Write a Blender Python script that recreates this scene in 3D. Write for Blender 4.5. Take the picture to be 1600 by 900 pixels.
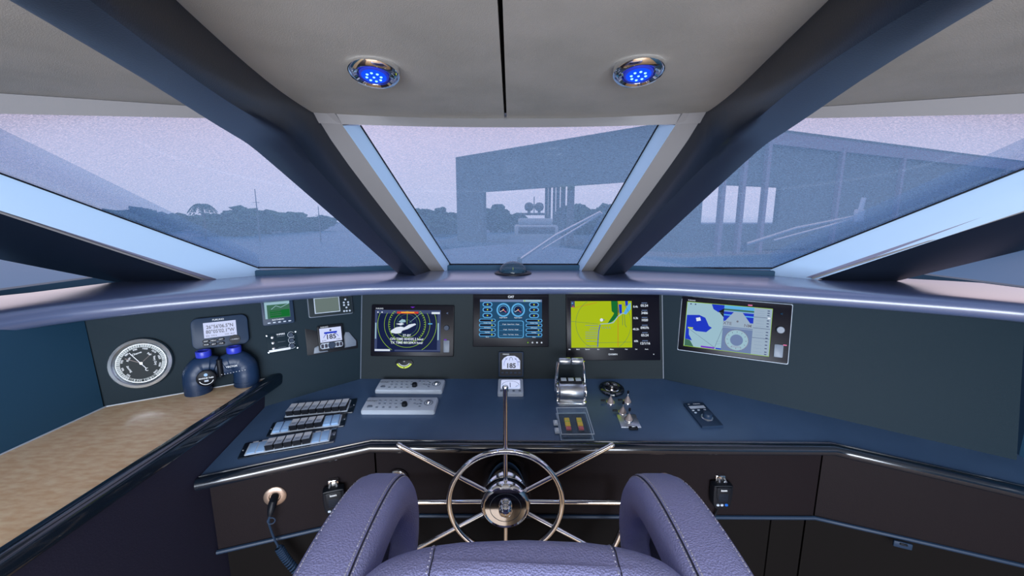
import bpy, bmesh, math, random
from mathutils import Vector, Matrix, noise
random.seed(7)
for o in list(bpy.data.objects): bpy.data.objects.remove(o)
SC = bpy.context.scene
COL = SC.collection
PI = math.pi
# ------------------------------------------------------------------ camera
FPX = 620.0; PITCH = math.radians(9.6); EYE = Vector((0, 0, 1.65))
cd = bpy.data.cameras.new('camera'); cam = bpy.data.objects.new('camera', cd); COL.objects.link(cam)
cd.sensor_fit = 'HORIZONTAL'; cd.sensor_width = 36; cd.lens = FPX / 1600 * 36
cd.clip_start = .02; cd.clip_end = 2000
cam.location = EYE; cam.rotation_euler = (PI/2 - PITCH, 0, 0); SC.camera = cam
# ------------------------------------------------------------------ exposure
vs = SC.view_settings
vs.view_transform = 'Standard'; vs.look = 'None'; vs.gamma = 1; vs.use_curve_mapping = False; vs.exposure = 0.0
# ------------------------------------------------------------------ sky
w = bpy.data.worlds.new('sky'); SC.world = w; w.use_nodes = True
nt = w.node_tree; nt.nodes.clear()
wo = nt.nodes.new('ShaderNodeOutputWorld'); wb = nt.nodes.new('ShaderNodeBackground')
tc = nt.nodes.new('ShaderNodeTexCoord'); sx = nt.nodes.new('ShaderNodeSeparateXYZ'); rp = nt.nodes.new('ShaderNodeValToRGB')
mr = nt.nodes.new('ShaderNodeMapRange'); mr.inputs[1].default_value = -.25; mr.inputs[2].default_value = 1
cn = nt.nodes.new('ShaderNodeTexNoise'); cn.inputs['Scale'].default_value = 2.6; cn.inputs['Detail'].default_value = 5
cm = nt.nodes.new('ShaderNodeMix'); cm.data_type = 'RGBA'; cm.blend_type = 'MULTIPLY'; cm.inputs[0].default_value = .22
nt.links.new(tc.outputs['Generated'], sx.inputs[0]); nt.links.new(sx.outputs[2], mr.inputs[0]); nt.links.new(mr.outputs[0], rp.inputs[0])
nt.links.new(tc.outputs['Generated'], cn.inputs['Vector'])
nt.links.new(rp.outputs[0], cm.inputs[6]); nt.links.new(cn.outputs[0], cm.inputs[7]); nt.links.new(cm.outputs[2], wb.inputs[0]); nt.links.new(wb.outputs[0], wo.inputs[0])
e = rp.color_ramp.elements
e[0].position = 0; e[0].color = (.10, .22, .42, 1)
e[1].position = 1; e[1].color = (.86, .76, .86, 1)
for p_, c_ in ((.17, (.16, .30, .52, 1)), (.21, (.86, .86, 1.0, 1)), (.40, (1.12, .90, 1.0, 1))):
    q_ = e.new(p_); q_.color = c_
wb.inputs[1].default_value = 1.3
# ------------------------------------------------------------------ added fill lights behind the helm, out of view, to brighten the cabin
def area(name, loc, rot, sx_, sy_, power, col):
    l = bpy.data.lights.new(name, 'AREA'); l.shape = 'RECTANGLE'; l.size = sx_; l.size_y = sy_; l.energy = power; l.color = col
    o = bpy.data.objects.new(name, l); COL.objects.link(o); o.location = loc; o.rotation_euler = rot
    return o
area('aft_fill_light', (0, -2.4, 1.15), (math.radians(104), 0, 0), 2.6, 1.5, 190, (.80, .88, 1))  # added fill at the aft doorway, tilted up towards the ceiling
area('overhead_fill_light', (0, -1.3, 1.93), (math.radians(12), 0, 0), 1.6, .8, 40, (1, .93, .84))  # added warm fill overhead, unseen

# ================================================================== helpers
def ray(x, y):
    a = (x - 800) / FPX; b = (450 - y) / FPX
    return Vector((a, math.cos(PITCH) + b * math.sin(PITCH), -math.sin(PITCH) + b * math.cos(PITCH)))
def hit(x, y, pl, off=0.0):            # where the sight line meets a real plane of the boat (plane moved off metres along its normal)
    p, n = Vector(pl[0]), Vector(pl[1]).normalized(); p = p + n * off; r = ray(x, y)
    return EYE + r * ((p - EYE).dot(n) / r.dot(n))
def hz(x, y, z): return hit(x, y, ((0, 0, z), (0, 0, 1)))
def far(x, y, Y): r = ray(x, y); return EYE + r * (Y / r.y)
SLOPE = .18
CON = ((0, 1.25, .90), (0, -SLOPE, 1))                 # helm worktop
CEN = ((0, 1.641, .97), (0, -1, .21))                  # centre instrument panel
dl = Vector((-.247, -.15, 0)).normalized(); dr = Vector((.832, -.383, 0)).normalized()
ml = Vector((-dl.y, dl.x, 0)); mr_ = Vector((dr.y, -dr.x, 0))
L0 = Vector((-.66, 1.641, .97)); R0 = Vector((.66, 1.641, .97))
LP = (L0, ml + Vector((0, 0, .21))); RP = (R0, mr_ + Vector((0, 0, .21)))
WP = ((0, 1.97, 1.405), (0, -.544, -.649))             # windscreen flange, normal into the cabin
def side_plane(s):
    d = Vector((-.95 * s, -.32, 0)); a = Vector((-.6 * s, 1.96, 1.405)); b = Vector((-.9 * s, 1.23, 1.95))
    n = d.cross(b - a).normalized()
    if n.z > 0: n = -n
    return (a, n)
SL, SR = side_plane(1), side_plane(-1)

# ------------------------------------------------------------------ materials
MATS = {}
def mat(name, col, rough=.5, metal=0, spec=.5, bump=None, emit=None, coat=0, cr=.08, vary=None, alpha=None):
    if name in MATS: return MATS[name]
    m = bpy.data.materials.new(name); m.use_nodes = True; n = m.node_tree.nodes; l = m.node_tree.links
    b = n['Principled BSDF']; b.inputs['Base Color'].default_value = (*col, 1); b.inputs['Roughness'].default_value = rough
    b.inputs['Metallic'].default_value = metal; b.inputs['Specular IOR Level'].default_value = spec
    if coat: b.inputs['Coat Weight'].default_value = coat; b.inputs['Coat Roughness'].default_value = cr
    if emit: b.inputs['Emission Color'].default_value = (*col, 1); b.inputs['Emission Strength'].default_value = emit; b.inputs['Base Color'].default_value = (0, 0, 0, 1)
    t = None
    if bump or vary:
        t = n.new('ShaderNodeTexCoord')
    if bump:
        sc, st = bump[:2]
        x = n.new('ShaderNodeTexVoronoi' if len(bump) > 2 else 'ShaderNodeTexNoise'); x.inputs['Scale'].default_value = sc
        bp = n.new('ShaderNodeBump'); bp.inputs['Strength'].default_value = st; bp.inputs['Distance'].default_value = .002
        l.new(t.outputs['Object'], x.inputs['Vector']); l.new(x.outputs[0], bp.inputs['Height']); l.new(bp.outputs[0], b.inputs['Normal'])
    if vary:
        sc, col2 = vary[:2]
        x = n.new('ShaderNodeTexNoise'); x.inputs['Scale'].default_value = sc; x.inputs['Detail'].default_value = 6
        r = n.new('ShaderNodeValToRGB'); r.color_ramp.elements[0].color = (*col, 1); r.color_ramp.elements[1].color = (*col2, 1)
        r.color_ramp.elements[0].position = .38; r.color_ramp.elements[1].position = .65
        mp = n.new('ShaderNodeMapping')
        if len(vary) > 2: mp.inputs['Scale'].default_value = vary[2]
        l.new(t.outputs['Object'], mp.inputs[0]); l.new(mp.outputs[0], x.inputs['Vector']); l.new(x.outputs[0], r.inputs[0]); l.new(r.outputs[0], b.inputs['Base Color'])
    MATS[name] = m
    return m
def srgb(r, g, b):
    f = lambda c: (c/255/12.92) if c/255 <= .04045 else ((c/255+.055)/1.055)**2.4
    return (f(r), f(g), f(b))
def glow(name, r, g, b, s=1.0): return mat('glow ' + name, srgb(r, g, b), .4, emit=s, spec=.03)
def pane_material(name, tint, fog, amount, streak):
    m = bpy.data.materials.new(name); m.use_nodes = True; n = m.node_tree.nodes; l = m.node_tree.links; n.clear()
    out = n.new('ShaderNodeOutputMaterial'); tr = n.new('ShaderNodeBsdfTransparent'); tl = n.new('ShaderNodeBsdfTranslucent')
    gl = n.new('ShaderNodeBsdfGlossy'); gl.inputs['Roughness'].default_value = .03
    tr.inputs[0].default_value = (*tint, 1); tl.inputs[0].default_value = (*fog, 1); gl.inputs[0].default_value = (.8, .9, 1, 1)
    mx = n.new('ShaderNodeMixShader'); mg = n.new('ShaderNodeMixShader'); fr = n.new('ShaderNodeFresnel'); fr.inputs[0].default_value = 1.35
    t = n.new('ShaderNodeTexCoord'); mp = n.new('ShaderNodeMapping'); mp.inputs['Scale'].default_value = streak
    nz = n.new('ShaderNodeTexNoise'); nz.inputs['Scale'].default_value = 120; nz.inputs['Detail'].default_value = 2
    mr = n.new('ShaderNodeMapRange'); mr.inputs[1].default_value = .3; mr.inputs[2].default_value = .7; mr.inputs[3].default_value = amount - .17; mr.inputs[4].default_value = amount + .17
    l.new(t.outputs['Object'], mp.inputs[0]); l.new(mp.outputs[0], nz.inputs['Vector']); l.new(nz.outputs[0], mr.inputs[0]); l.new(mr.outputs[0], mx.inputs[0])
    l.new(tr.outputs[0], mx.inputs[1]); l.new(tl.outputs[0], mx.inputs[2]); ge = n.new('ShaderNodeNewGeometry'); iv = n.new('ShaderNodeMath'); iv.operation = 'SUBTRACT'; iv.inputs[0].default_value = 1; ml_ = n.new('ShaderNodeMath'); ml_.operation = 'MULTIPLY'
    l.new(ge.outputs['Backfacing'], iv.inputs[1]); l.new(iv.outputs[0], ml_.inputs[0]); l.new(fr.outputs[0], ml_.inputs[1]); l.new(ml_.outputs[0], mg.inputs[0]); l.new(mx.outputs[0], mg.inputs[1]); l.new(gl.outputs[0], mg.inputs[2])
    l.new(mg.outputs[0], out.inputs[0])
    return m
def clear_material(name, col, amt=.8):
    m = bpy.data.materials.new(name); m.use_nodes = True; n = m.node_tree.nodes; l = m.node_tree.links; n.clear()
    out = n.new('ShaderNodeOutputMaterial'); tr = n.new('ShaderNodeBsdfTransparent'); tr.inputs[0].default_value = (.95, .98, 1, 1)
    gl = n.new('ShaderNodeBsdfPrincipled'); gl.inputs['Base Color'].default_value = (*col, 1); gl.inputs['Roughness'].default_value = .06
    mx = n.new('ShaderNodeMixShader'); mx.inputs[0].default_value = 1 - amt
    l.new(tr.outputs[0], mx.inputs[1]); l.new(gl.outputs[0], mx.inputs[2]); l.new(mx.outputs[0], out.inputs[0])
    return m
M = dict(
    ceiling=mat('grey suede headliner', (.42, .405, .38), .95, spec=.1, bump=(500, .3), vary=(6, (.37, .36, .335))),
    header=mat('grey header panel', (.27, .26, .265), .7, spec=.2, bump=(700, .1)),
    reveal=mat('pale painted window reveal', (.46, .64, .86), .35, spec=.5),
    reveal_shade=mat('shaded lilac frame side', (.20, .20, .30), .45, spec=.5),
    beam=mat('navy leatherette beam wrap', (.007, .012, .024), .40, spec=.4, bump=(420, .2), coat=.3, cr=.25),
    coaming=mat('navy violet coaming leatherette', (.10, .135, .255), .35, spec=.7, bump=(60, .12), coat=1, cr=.2),
    laminate=mat('navy satin worktop', (.045, .088, .17), .30, spec=.6, vary=(5, (.058, .108, .20))),
    panelc=mat('slate grey instrument panel', (.020, .030, .036), .55, spec=.12, bump=(500, .12)),
    panelw=mat('dark teal wing panel', (.008, .021, .032), .55, spec=.12, bump=(500, .12)),
    edge=mat('black lacquered edge', (.006, .012, .022), .12, spec=.8, coat=.6),
    fascia=mat('brown black fascia vinyl', (.011, .008, .010), .55, spec=.12, bump=(300, .2)),
    recess=mat('recessed dark kick panel', (.007, .006, .006), .8, spec=.1),
    sidewall=mat('dark aubergine vinyl', (.018, .018, .036), .45, spec=.4, bump=(300, .2)),
    blind=mat('deep blue side lining', (.018, .07, .13), .6, spec=.3),
    wood=mat('pale burl wood veneer', (.82, .54, .30), .35, spec=.4, vary=(26, (.95, .74, .48), (1, 2.6, 1)), coat=.15),
    leather=mat('aubergine leather', (.27, .28, .52), .33, spec=.7, bump=(330, .5, 1)),
    leatherd=mat('dark inner leather', (.02, .022, .04), .5, spec=.4, bump=(330, .4, 1)),
    stitch=mat('grey stitching thread', (.42, .42, .52), .7),
    chrome=mat('chrome', (.86, .86, .86), .07, metal=1),
    steel=mat('brushed steel', (.62, .66, .70), .3, metal=1),
    black=mat('black plastic', (.006, .008, .013), .45, spec=.25),
    bezel=mat('black glass bezel', (.003, .003, .008), .32, spec=.2),
    navyp=mat('navy plastic', (.016, .036, .075), .45, spec=.3),
    greyp=mat('pale grey plastic', (.50, .58, .68), .38, spec=.5),
    midp=mat('mid grey plastic', (.16, .20, .26), .4, spec=.5),
    white=mat('white print', (.78, .82, .86), .5),
    pale=mat('pale blue plastic', (.30, .50, .78), .35, spec=.5),
    rubber=mat('navy rubber armour', (.010, .032, .085), .42, spec=.5, bump=(220, .15)),
    bluecap=mat('bright blue eyecup', (.03, .05, .55), .35, spec=.5),
    yellow=mat('yellow plastic', (1.0, .62, .02), .4),
    red=mat('red plastic', (.75, .12, .12), .4),
    redd=mat('dark red print', (.35, .03, .03), .4),
    lime=mat('yellow green print', (.62, .75, .05), .5),
    brass=mat('worn boot rubber', (.30, .25, .24), .5),
    socket=mat('champagne socket plate', (.55, .42, .34), .3, metal=.8),
    floor=mat('dark cabin sole', (.40, .25, .14), .4, vary=(4, (.48, .31, .18), (1, 8, 1))),
    gelcoat=mat('blue grey foredeck', (.015, .11, .25), .6),
    dial=mat('barometer dial', (.018, .026, .030), .5, spec=.15),
    dialring=mat('barometer scale ring', (.40, .44, .44), .4),
)
CLEAR = clear_material('clear acrylic', (.65, .80, .92), .96)
DOMEG = clear_material('smoky dome glass', (.03, .08, .13), .45)
PANE = pane_material('mesh covered windscreen glass', (.87, .87, .93), (.32, .57, .80), .30, (1, 4, 4))
W_ = glow('white', 215, 225, 240); LCD = glow('lcd', 205, 215, 250); NAVY = glow('navy', 14, 26, 66); INK = mat('lcd ink', (.005, .006, .03), .4)
LIME = glow('lime', 150, 195, 40); MAPG = glow('map', 165, 185, 12); GREEN = glow('green', 12, 105, 45); BLUE = glow('blue', 20, 50, 190)
CYAN = glow('cyan', 90, 170, 225); TEAL = glow('teal', 24, 70, 105); GREY = glow('grey', 150, 170, 190); LGREY = glow('light grey', 150, 185, 200)
DARKS = glow('dark', 10, 20, 30); RED = glow('red', 205, 60, 45); VIOLET = glow('violet', 110, 40, 190); SLATE = glow('slate', 60, 72, 110); YEL = glow('yellow', 190, 205, 60)
MGREY = glow('mid grey', 105, 125, 165); OLIVE = glow('olive', 60, 105, 85); PINK = glow('pink', 230, 120, 170); ORNG = glow('orange', 240, 170, 60)

# ------------------------------------------------------------------ mesh building
class B:
    def __init__(s): s.bm = bmesh.new(); s.mats = []
    def mi(s, m):
        if m not in s.mats: s.mats.append(m)
        return s.mats.index(m)
    def faces(s, vs, fs, m, T=None):
        i = s.mi(m); v = [s.bm.verts.new(T @ Vector(p) if T else Vector(p)) for p in vs]
        for f in fs:
            try:
                q = s.bm.faces.new([v[k] for k in f]); q.material_index = i
            except ValueError: pass
        return s
    def merge(s, t, m, T=None):
        t.verts.index_update(); t.verts.ensure_lookup_table()
        s.faces([v.co.copy() for v in t.verts], [[v.index for v in f.verts] for f in t.faces], m, T); t.free(); return s
    def box(s, c, d, m, bev=0, T=None, seg=2):
        t = bmesh.new(); bmesh.ops.create_cube(t, size=1)
        for v in t.verts: v.co = Vector((v.co.x * d[0] + c[0], v.co.y * d[1] + c[1], v.co.z * d[2] + c[2]))
        if bev: bmesh.ops.bevel(t, geom=list(t.edges), offset=bev, segments=seg, profile=.5, affect='EDGES')
        return s.merge(t, m, T)
    def tube(s, pts, r, m, n=10, T=None, closed=False, caps=True):
        pts = [Vector(p) for p in pts]; k = len(pts); rr = r if isinstance(r, (list, tuple)) else [r] * k
        vs = []; up = None
        for i, p in enumerate(pts):
            a = pts[(i - 1) % k] if (closed or i) else p; b = pts[(i + 1) % k] if (closed or i < k - 1) else p
            d = (b - a).normalized()
            if up is None: up = d.orthogonal().normalized()
            up = (up - d * up.dot(d)).normalized(); q = d.cross(up)
            for j in range(n):
                t = 2 * PI * j / n; vs.append(p + (up * math.cos(t) + q * math.sin(t)) * rr[i])
        fs = []
        for i in range(k if closed else k - 1):
            for j in range(n):
                fs.append((i*n+j, i*n+(j+1) % n, ((i+1) % k)*n+(j+1) % n, ((i+1) % k)*n+j))
        if not closed and caps: fs += [tuple(reversed(range(n))), tuple(range((k-1)*n, k*n))]
        return s.faces(vs, fs, m, T)
    def lathe(s, prof, m, n=32, T=None, caps=True):          # prof: (r, z) list about local z
        vs = []; fs = []
        for r, z in prof:
            for j in range(n): vs.append((r * math.cos(2*PI*j/n), r * math.sin(2*PI*j/n), z))
        for i in range(len(prof) - 1):
            for j in range(n): fs.append((i*n+j, i*n+(j+1) % n, (i+1)*n+(j+1) % n, (i+1)*n+j))
        if caps: fs += [tuple(reversed(range(n))), tuple(range((len(prof)-1)*n, len(prof)*n))]
        return s.faces(vs, fs, m, T)
    def prism(s, poly, z0, z1, m, T=None, bev=0):            # 2D outline extruded along local z
        t = bmesh.new(); lo = [t.verts.new((x, y, z0)) for x, y in poly]; hi = [t.verts.new((x, y, z1)) for x, y in poly]; k = len(poly)
        t.faces.new(list(reversed(lo))); t.faces.new(hi)
        for i in range(k): t.faces.new((lo[i], lo[(i+1) % k], hi[(i+1) % k], hi[i]))
        bmesh.ops.recalc_face_normals(t, faces=list(t.faces))
        if bev:
            es = [e for e in t.edges if abs(e.verts[0].co.z - z1) < 1e-7 and abs(e.verts[1].co.z - z1) < 1e-7]
            bmesh.ops.bevel(t, geom=es, offset=bev, segments=2, profile=.5, affect='EDGES')
        return s.merge(t, m, T)
    def flat(s, poly, z, m, T=None):
        return s.faces([(x, y, z) for x, y in poly], [tuple(range(len(poly)))], m, T)
    def ring(s, cx, cy, r, wd, z, m, n=40, a0=0, a1=2*PI, ry=None, T=None):
        k = ry / r if ry else 1; vs = []; fs = []
        for j in range(n + 1):
            a = a0 + (a1 - a0) * j / n
            for q in (r - wd/2, r + wd/2): vs.append((cx + q * math.cos(a), cy + q * math.sin(a) * k, z))
        for j in range(n): fs.append((2*j, 2*j+1, 2*j+3, 2*j+2))
        return s.faces(vs, fs, m, T)
    def line(s, a, b, wd, z, m, T=None):
        d = Vector((b[0]-a[0], b[1]-a[1], 0)); n_ = Vector((-d.y, d.x, 0)).normalized() * wd / 2
        return s.faces([(a[0]+n_.x, a[1]+n_.y, z), (a[0]-n_.x, a[1]-n_.y, z), (b[0]-n_.x, b[1]-n_.y, z), (b[0]+n_.x, b[1]+n_.y, z)], [(0, 1, 2, 3)], m, T)
    def text(s, txt, x, y, z, h, m, T=None, bold=0, rot=0, align='CENTER', sxx=1):
        c = bpy.data.curves.new('t', 'FONT'); c.body = txt; c.size = h * 1.38; c.align_x = align; c.align_y = 'CENTER'; c.offset = bold * h; c.resolution_u = 3
        o = bpy.data.objects.new('t', c); COL.objects.link(o); bpy.context.view_layer.update()
        me = bpy.data.meshes.new_from_object(o.evaluated_get(bpy.context.evaluated_depsgraph_get()))
        R = Matrix.Translation((x, y, z)) @ Matrix.Rotation(rot, 4, 'Z') @ Matrix.Scale(sxx, 4, (1, 0, 0))
        if T: R = T @ R
        s.faces([v.co.copy() for v in me.vertices], [list(p.vertices) for p in me.polygons], m, R)
        bpy.data.objects.remove(o); bpy.data.curves.remove(c); bpy.data.meshes.remove(me); return s
    def build(s, name, parent=None, smooth=True, T=None):
        me = bpy.data.meshes.new(name)
        if len(s.bm.faces): bmesh.ops.remove_doubles(s.bm, verts=list(s.bm.verts), dist=1e-6) if smooth == 'weld' else None
        s.bm.to_mesh(me); s.bm.free()
        for m in s.mats: me.materials.append(m)
        if smooth:
            me.polygons.foreach_set('use_smooth', [True] * len(me.polygons)); me.set_sharp_from_angle(angle=math.radians(38))
        o = bpy.data.objects.new(name, me); COL.objects.link(o)
        if T is not None: o.matrix_world = T
        if parent: o.parent = parent
        return o
def fixn(b):
    bmesh.ops.recalc_face_normals(b.bm, faces=list(b.bm.faces)); return b
def tag(o, label, cat, group=None):
    o['label'] = label; o['category'] = cat
    if group: o['group'] = group
    return o
def thing(name, label, cat, T=None, group=None):
    o = bpy.data.objects.new(name, None); COL.objects.link(o); o.empty_display_size = .05
    if T is not None: o.matrix_world = T
    return tag(o, label, cat, group)
def struct(o): o['kind'] = 'structure'; return o
def frame(pl, TL, TR, BR, BL, off=0.0):
    """local frame (x right, y up, z out) of a rectangle mounted on a plane; returns T, w, h"""
    a, b, c, d = (hit(*q, pl, off) for q in (TL, TR, BR, BL)); ce = (a + b + c + d) / 4
    n = Vector(pl[1]).normalized(); n = n if n.dot(EYE - ce) > 0 else -n
    x = (b - a + c - d); x = (x - n * x.dot(n)).normalized(); y = n.cross(x)
    w = ((b - a).dot(x) + (c - d).dot(x)) / 2; h = ((a - d).dot(y) + (b - c).dot(y)) / 2
    return Matrix.Translation(ce) @ Matrix((x, y, n)).transposed().to_4x4(), w, h
def spot(pl, x, y, off=0.0, xdir=None):
    p = hit(x, y, pl, off); n = Vector(pl[1]).normalized(); n = n if n.dot(EYE - p) > 0 else -n
    xd = Vector(xdir) if xdir else Vector((1, 0, 0)); xd = (xd - n * xd.dot(n)).normalized()
    return Matrix.Translation(p) @ Matrix((xd, n.cross(xd), n)).transposed().to_4x4()
def rrect(w, h, r, n=5, cx=0, cy=0):
    out = []
    for (sx_, sy_, a0) in ((1, 1, 0), (-1, 1, PI/2), (-1, -1, PI), (1, -1, 3*PI/2)):
        for i in range(n + 1):
            a = a0 + PI/2 * i / n; out.append((cx + sx_*(w/2-r) + r*math.cos(a), cy + sy_*(h/2-r) + r*math.sin(a)))
    return out
def copy_tree(o, parent=None):
    c = o.copy(); COL.objects.link(c)
    if parent: c.parent = parent
    for ch in list(o.children): copy_tree(ch, c)
    return c
def smooth_path(pts, it=2):
    pts = [Vector(p) for p in pts]
    for _ in range(it):
        q = [pts[0]]
        for a, b in zip(pts, pts[1:]): q += [a*.75+b*.25, a*.25+b*.75]
        q.append(pts[-1]); pts = q
    return pts
def catmull(pts, n=8):
    pts = [Vector(p) for p in pts]; P = [pts[0]*2-pts[1]] + pts + [pts[-1]*2-pts[-2]]; out = []
    for i in range(1, len(P)-2):
        a, b, c, d = P[i-1:i+3]
        for k in range(n):
            t = k/n; out.append(.5*((2*b)+(c-a)*t+(2*a-5*b+4*c-d)*t*t+(3*b-a-3*c+d)*t**3))
    out.append(pts[-1]); return out
def slab(pts, thick, m, nrm, b=None):                     # planar 3D polygon given real thickness along -nrm
    b = b or B(); n = Vector(nrm).normalized() * thick; k = len(pts); P = [Vector(p) for p in pts]
    vs = P + [p - n for p in P]
    fs = [tuple(range(k)), tuple(reversed(range(k, 2*k)))] + [(i, (i+1) % k, k+(i+1) % k, k+i) for i in range(k)]
    b.faces(vs, fs, m); return fixn(b)

# ================================================================== THE SETTING
# floor
struct(B().box((0, -.4, -.03), (4.0, 4.6, .06), M['floor']).build('floor'))
# ceiling: two main panels with a dark seam, two outboard panels (thickness upwards)
ZC = 1.97
seam = lambda Y: -.021 + (Y - 1.37) * -.004
def ceil_panel(name, xs_front, xs_back, front, back, m):
    b = B(); n = 14; vs = []; fs = []
    rows = 6
    for j in range(rows + 1):
        t = j / rows
        for i in range(n + 1):
            u = i / n; x = (xs_front[0]*(1-u)+xs_front[1]*u)*(1-t)+(xs_back[0]*(1-u)+xs_back[1]*u)*t
            Y = front(x)*(1-t)+back*t
            z = ZC
            if i in (0, n) or j == 0: z = ZC + .006
            vs.append((x, Y, z))
    k = n + 1
    for j in range(rows):
        for i in range(n): fs.append((j*k+i, j*k+i+1, (j+1)*k+i+1, (j+1)*k+i))
    o = len(vs); vs += [(x, y, ZC + .03) for x, y, z in vs]
    fs += [tuple(o + i for i in reversed(f)) for f in fs]
    rim = [i for i in range(k)] + [j*k+n for j in range(1, rows+1)] + [rows*k+i for i in range(n-1, -1, -1)] + [j*k for j in range(rows-1, 0, -1)]
    fs += [(rim[i], rim[(i+1) % len(rim)], rim[(i+1) % len(rim)]+o, rim[i]+o) for i in range(len(rim))]
    b.faces(vs, fs, m); return fixn(b).build(name)
arc = lambda x: 1.372 - .26 * (x + .02)**2
ceil_root = bpy.data.objects.new('ceiling', None); COL.objects.link(ceil_root); struct(ceil_root)
for nm, a, c in (('ceiling_panel', (-.70, seam(1.37) - .004), (-.46, seam(-2.6) - .004)), ('ceiling_panel', (seam(1.37) + .004, .66), (seam(-2.6) + .004, .42))):
    p = ceil_panel(nm, a, c, arc, -2.6, M['ceiling']); p.parent = ceil_root
sidef = lambda s: (lambda x: 1.25 - .05 * max(0, abs(x) - .9))
p = ceil_panel('ceiling_side_panel', (-2.0, -.70), (-2.0, -.44), sidef(1), -2.6, M['ceiling']); p.parent = ceil_root
p = ceil_panel('ceiling_side_panel', (.66, 2.0), (.42, 2.0), sidef(-1), -2.6, M['ceiling']); p.parent = ceil_root
b = B(); b.box((0, -.75, 2.03), (4.1, 3.9, .05), M['recess']); b.box((-.02, 1.24, 2.0), (.12, .24, .012), M['recess']); p = b.build('ceiling_backing'); p.parent = ceil_root

# windscreen header (between ceiling front edge and the glass heads)
hb = B(); n = 24; vs = []; fs = []
GO = -.055                                                # glass lies this far outboard of the flange plane
nW = Vector(WP[1]).normalized()
for i in range(n + 1):
    px = 470 + (1130 - 470) * i / n
    a = hit(px, 192 + 8 * (1 - ((px - 796) / 330) ** 2) - 1, WP)
    vs += [(a.x, arc(a.x) - .004, ZC + .012), tuple(a), tuple(a - nW * .07), (a.x, a.y + .09, ZC + .08)]
for i in range(n): fs += [(4*i+q, 4*i+(q+1) % 4, 4*i+4+(q+1) % 4, 4*i+4+q) for q in range(4)]
hb.faces(vs, fs, M['header']); struct(fixn(hb).build('trim_1'))

# centre window: two flanges, two pale reveals, sill, gasket, pane
def lin(a, b, t): return (a[0] + (b[0]-a[0])*t, a[1] + (b[1]-a[1])*t)
Wj = {-1: dict(out=((536, 196), (696, 425)), inn=((562, 196), (703, 413)), beam=((500, 170), (674, 426))),
      1: dict(out=((1055, 195), (907, 425)), inn=((1030, 195), (903, 413)), beam=((1095, 170), (926, 426)))}
win = bpy.data.objects.new('window_1', None); COL.objects.link(win); struct(win)
for s in (-1, 1):
    q = Wj[s]
    o0, o1 = (hit(*p, WP) for p in q['out']); i0, i1 = (hit(*p, WP, GO) for p in q['inn'])
    g0, g1 = (hit(*p, WP, -.01) for p in q['beam'])
    up = (o0 - o1).normalized()
    sh = Vector((.05 * s, 0, 0))
    # flange
    top = o0 + up * .05
    slab([top, o1 - up*.02, g1 + sh - up*.02, g0 + sh + up * .05], .05, M['header'], nW).build('window_frame', win)
    # reveal between flange edge and glass
    b = B(); k = .012
    T0, T1, J0, J1 = o0 + up*.0, o1 - up*.02, i0, i1 - up*.02
    c0, c1 = J0 - nW*.02 + sh*.6, J1 - nW*.02 + sh*.6
    b.faces([T0 + nW*.002, T1 + nW*.002, J1, J0, T0 + sh*.4 - nW*.05, T1 + sh*.4 - nW*.05, c1, c0], [(0, 1, 2, 3), (0, 1, 5, 4), (3, 2, 6, 7), (4, 5, 6, 7), (0, 3, 7, 4), (1, 2, 6, 5)], M['reveal'])
    fixn(b).build('window_reveal', win)
    B().tube([J0 - Vector((s*.003, 0, 0)), J1 - Vector((s*.003, 0, 0))], .0028, M['black'], 6).build('gasket', win)
bl, brr = hit(700, 413, WP, GO), hit(905, 413, WP, GO)
tl, trr = hit(560, 196, WP, GO), hit(1032, 195, WP, GO)
upw = (tl - bl).normalized()
slab([bl + Vector((-.03, 0, 0)) + upw*.03 - upw*.03, brr + Vector((.03, 0, 0)), trr + Vector((.03, 0, 0)) + upw*.08, tl + Vector((-.03, 0, 0)) + upw*.08], .006, PANE, nW).build('window_pane', win, smooth=False)
b = B(); b.box((.01, bl.y - .012, bl.z - .035), (.80, .03, .066), M['blind'], .004); b.build('window_sill', win)
B().tube([bl + Vector((0, -.006, .001)), brr + Vector((0, -.006, .001))], .0035, M['black'], 6).build('gasket', win)

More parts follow.
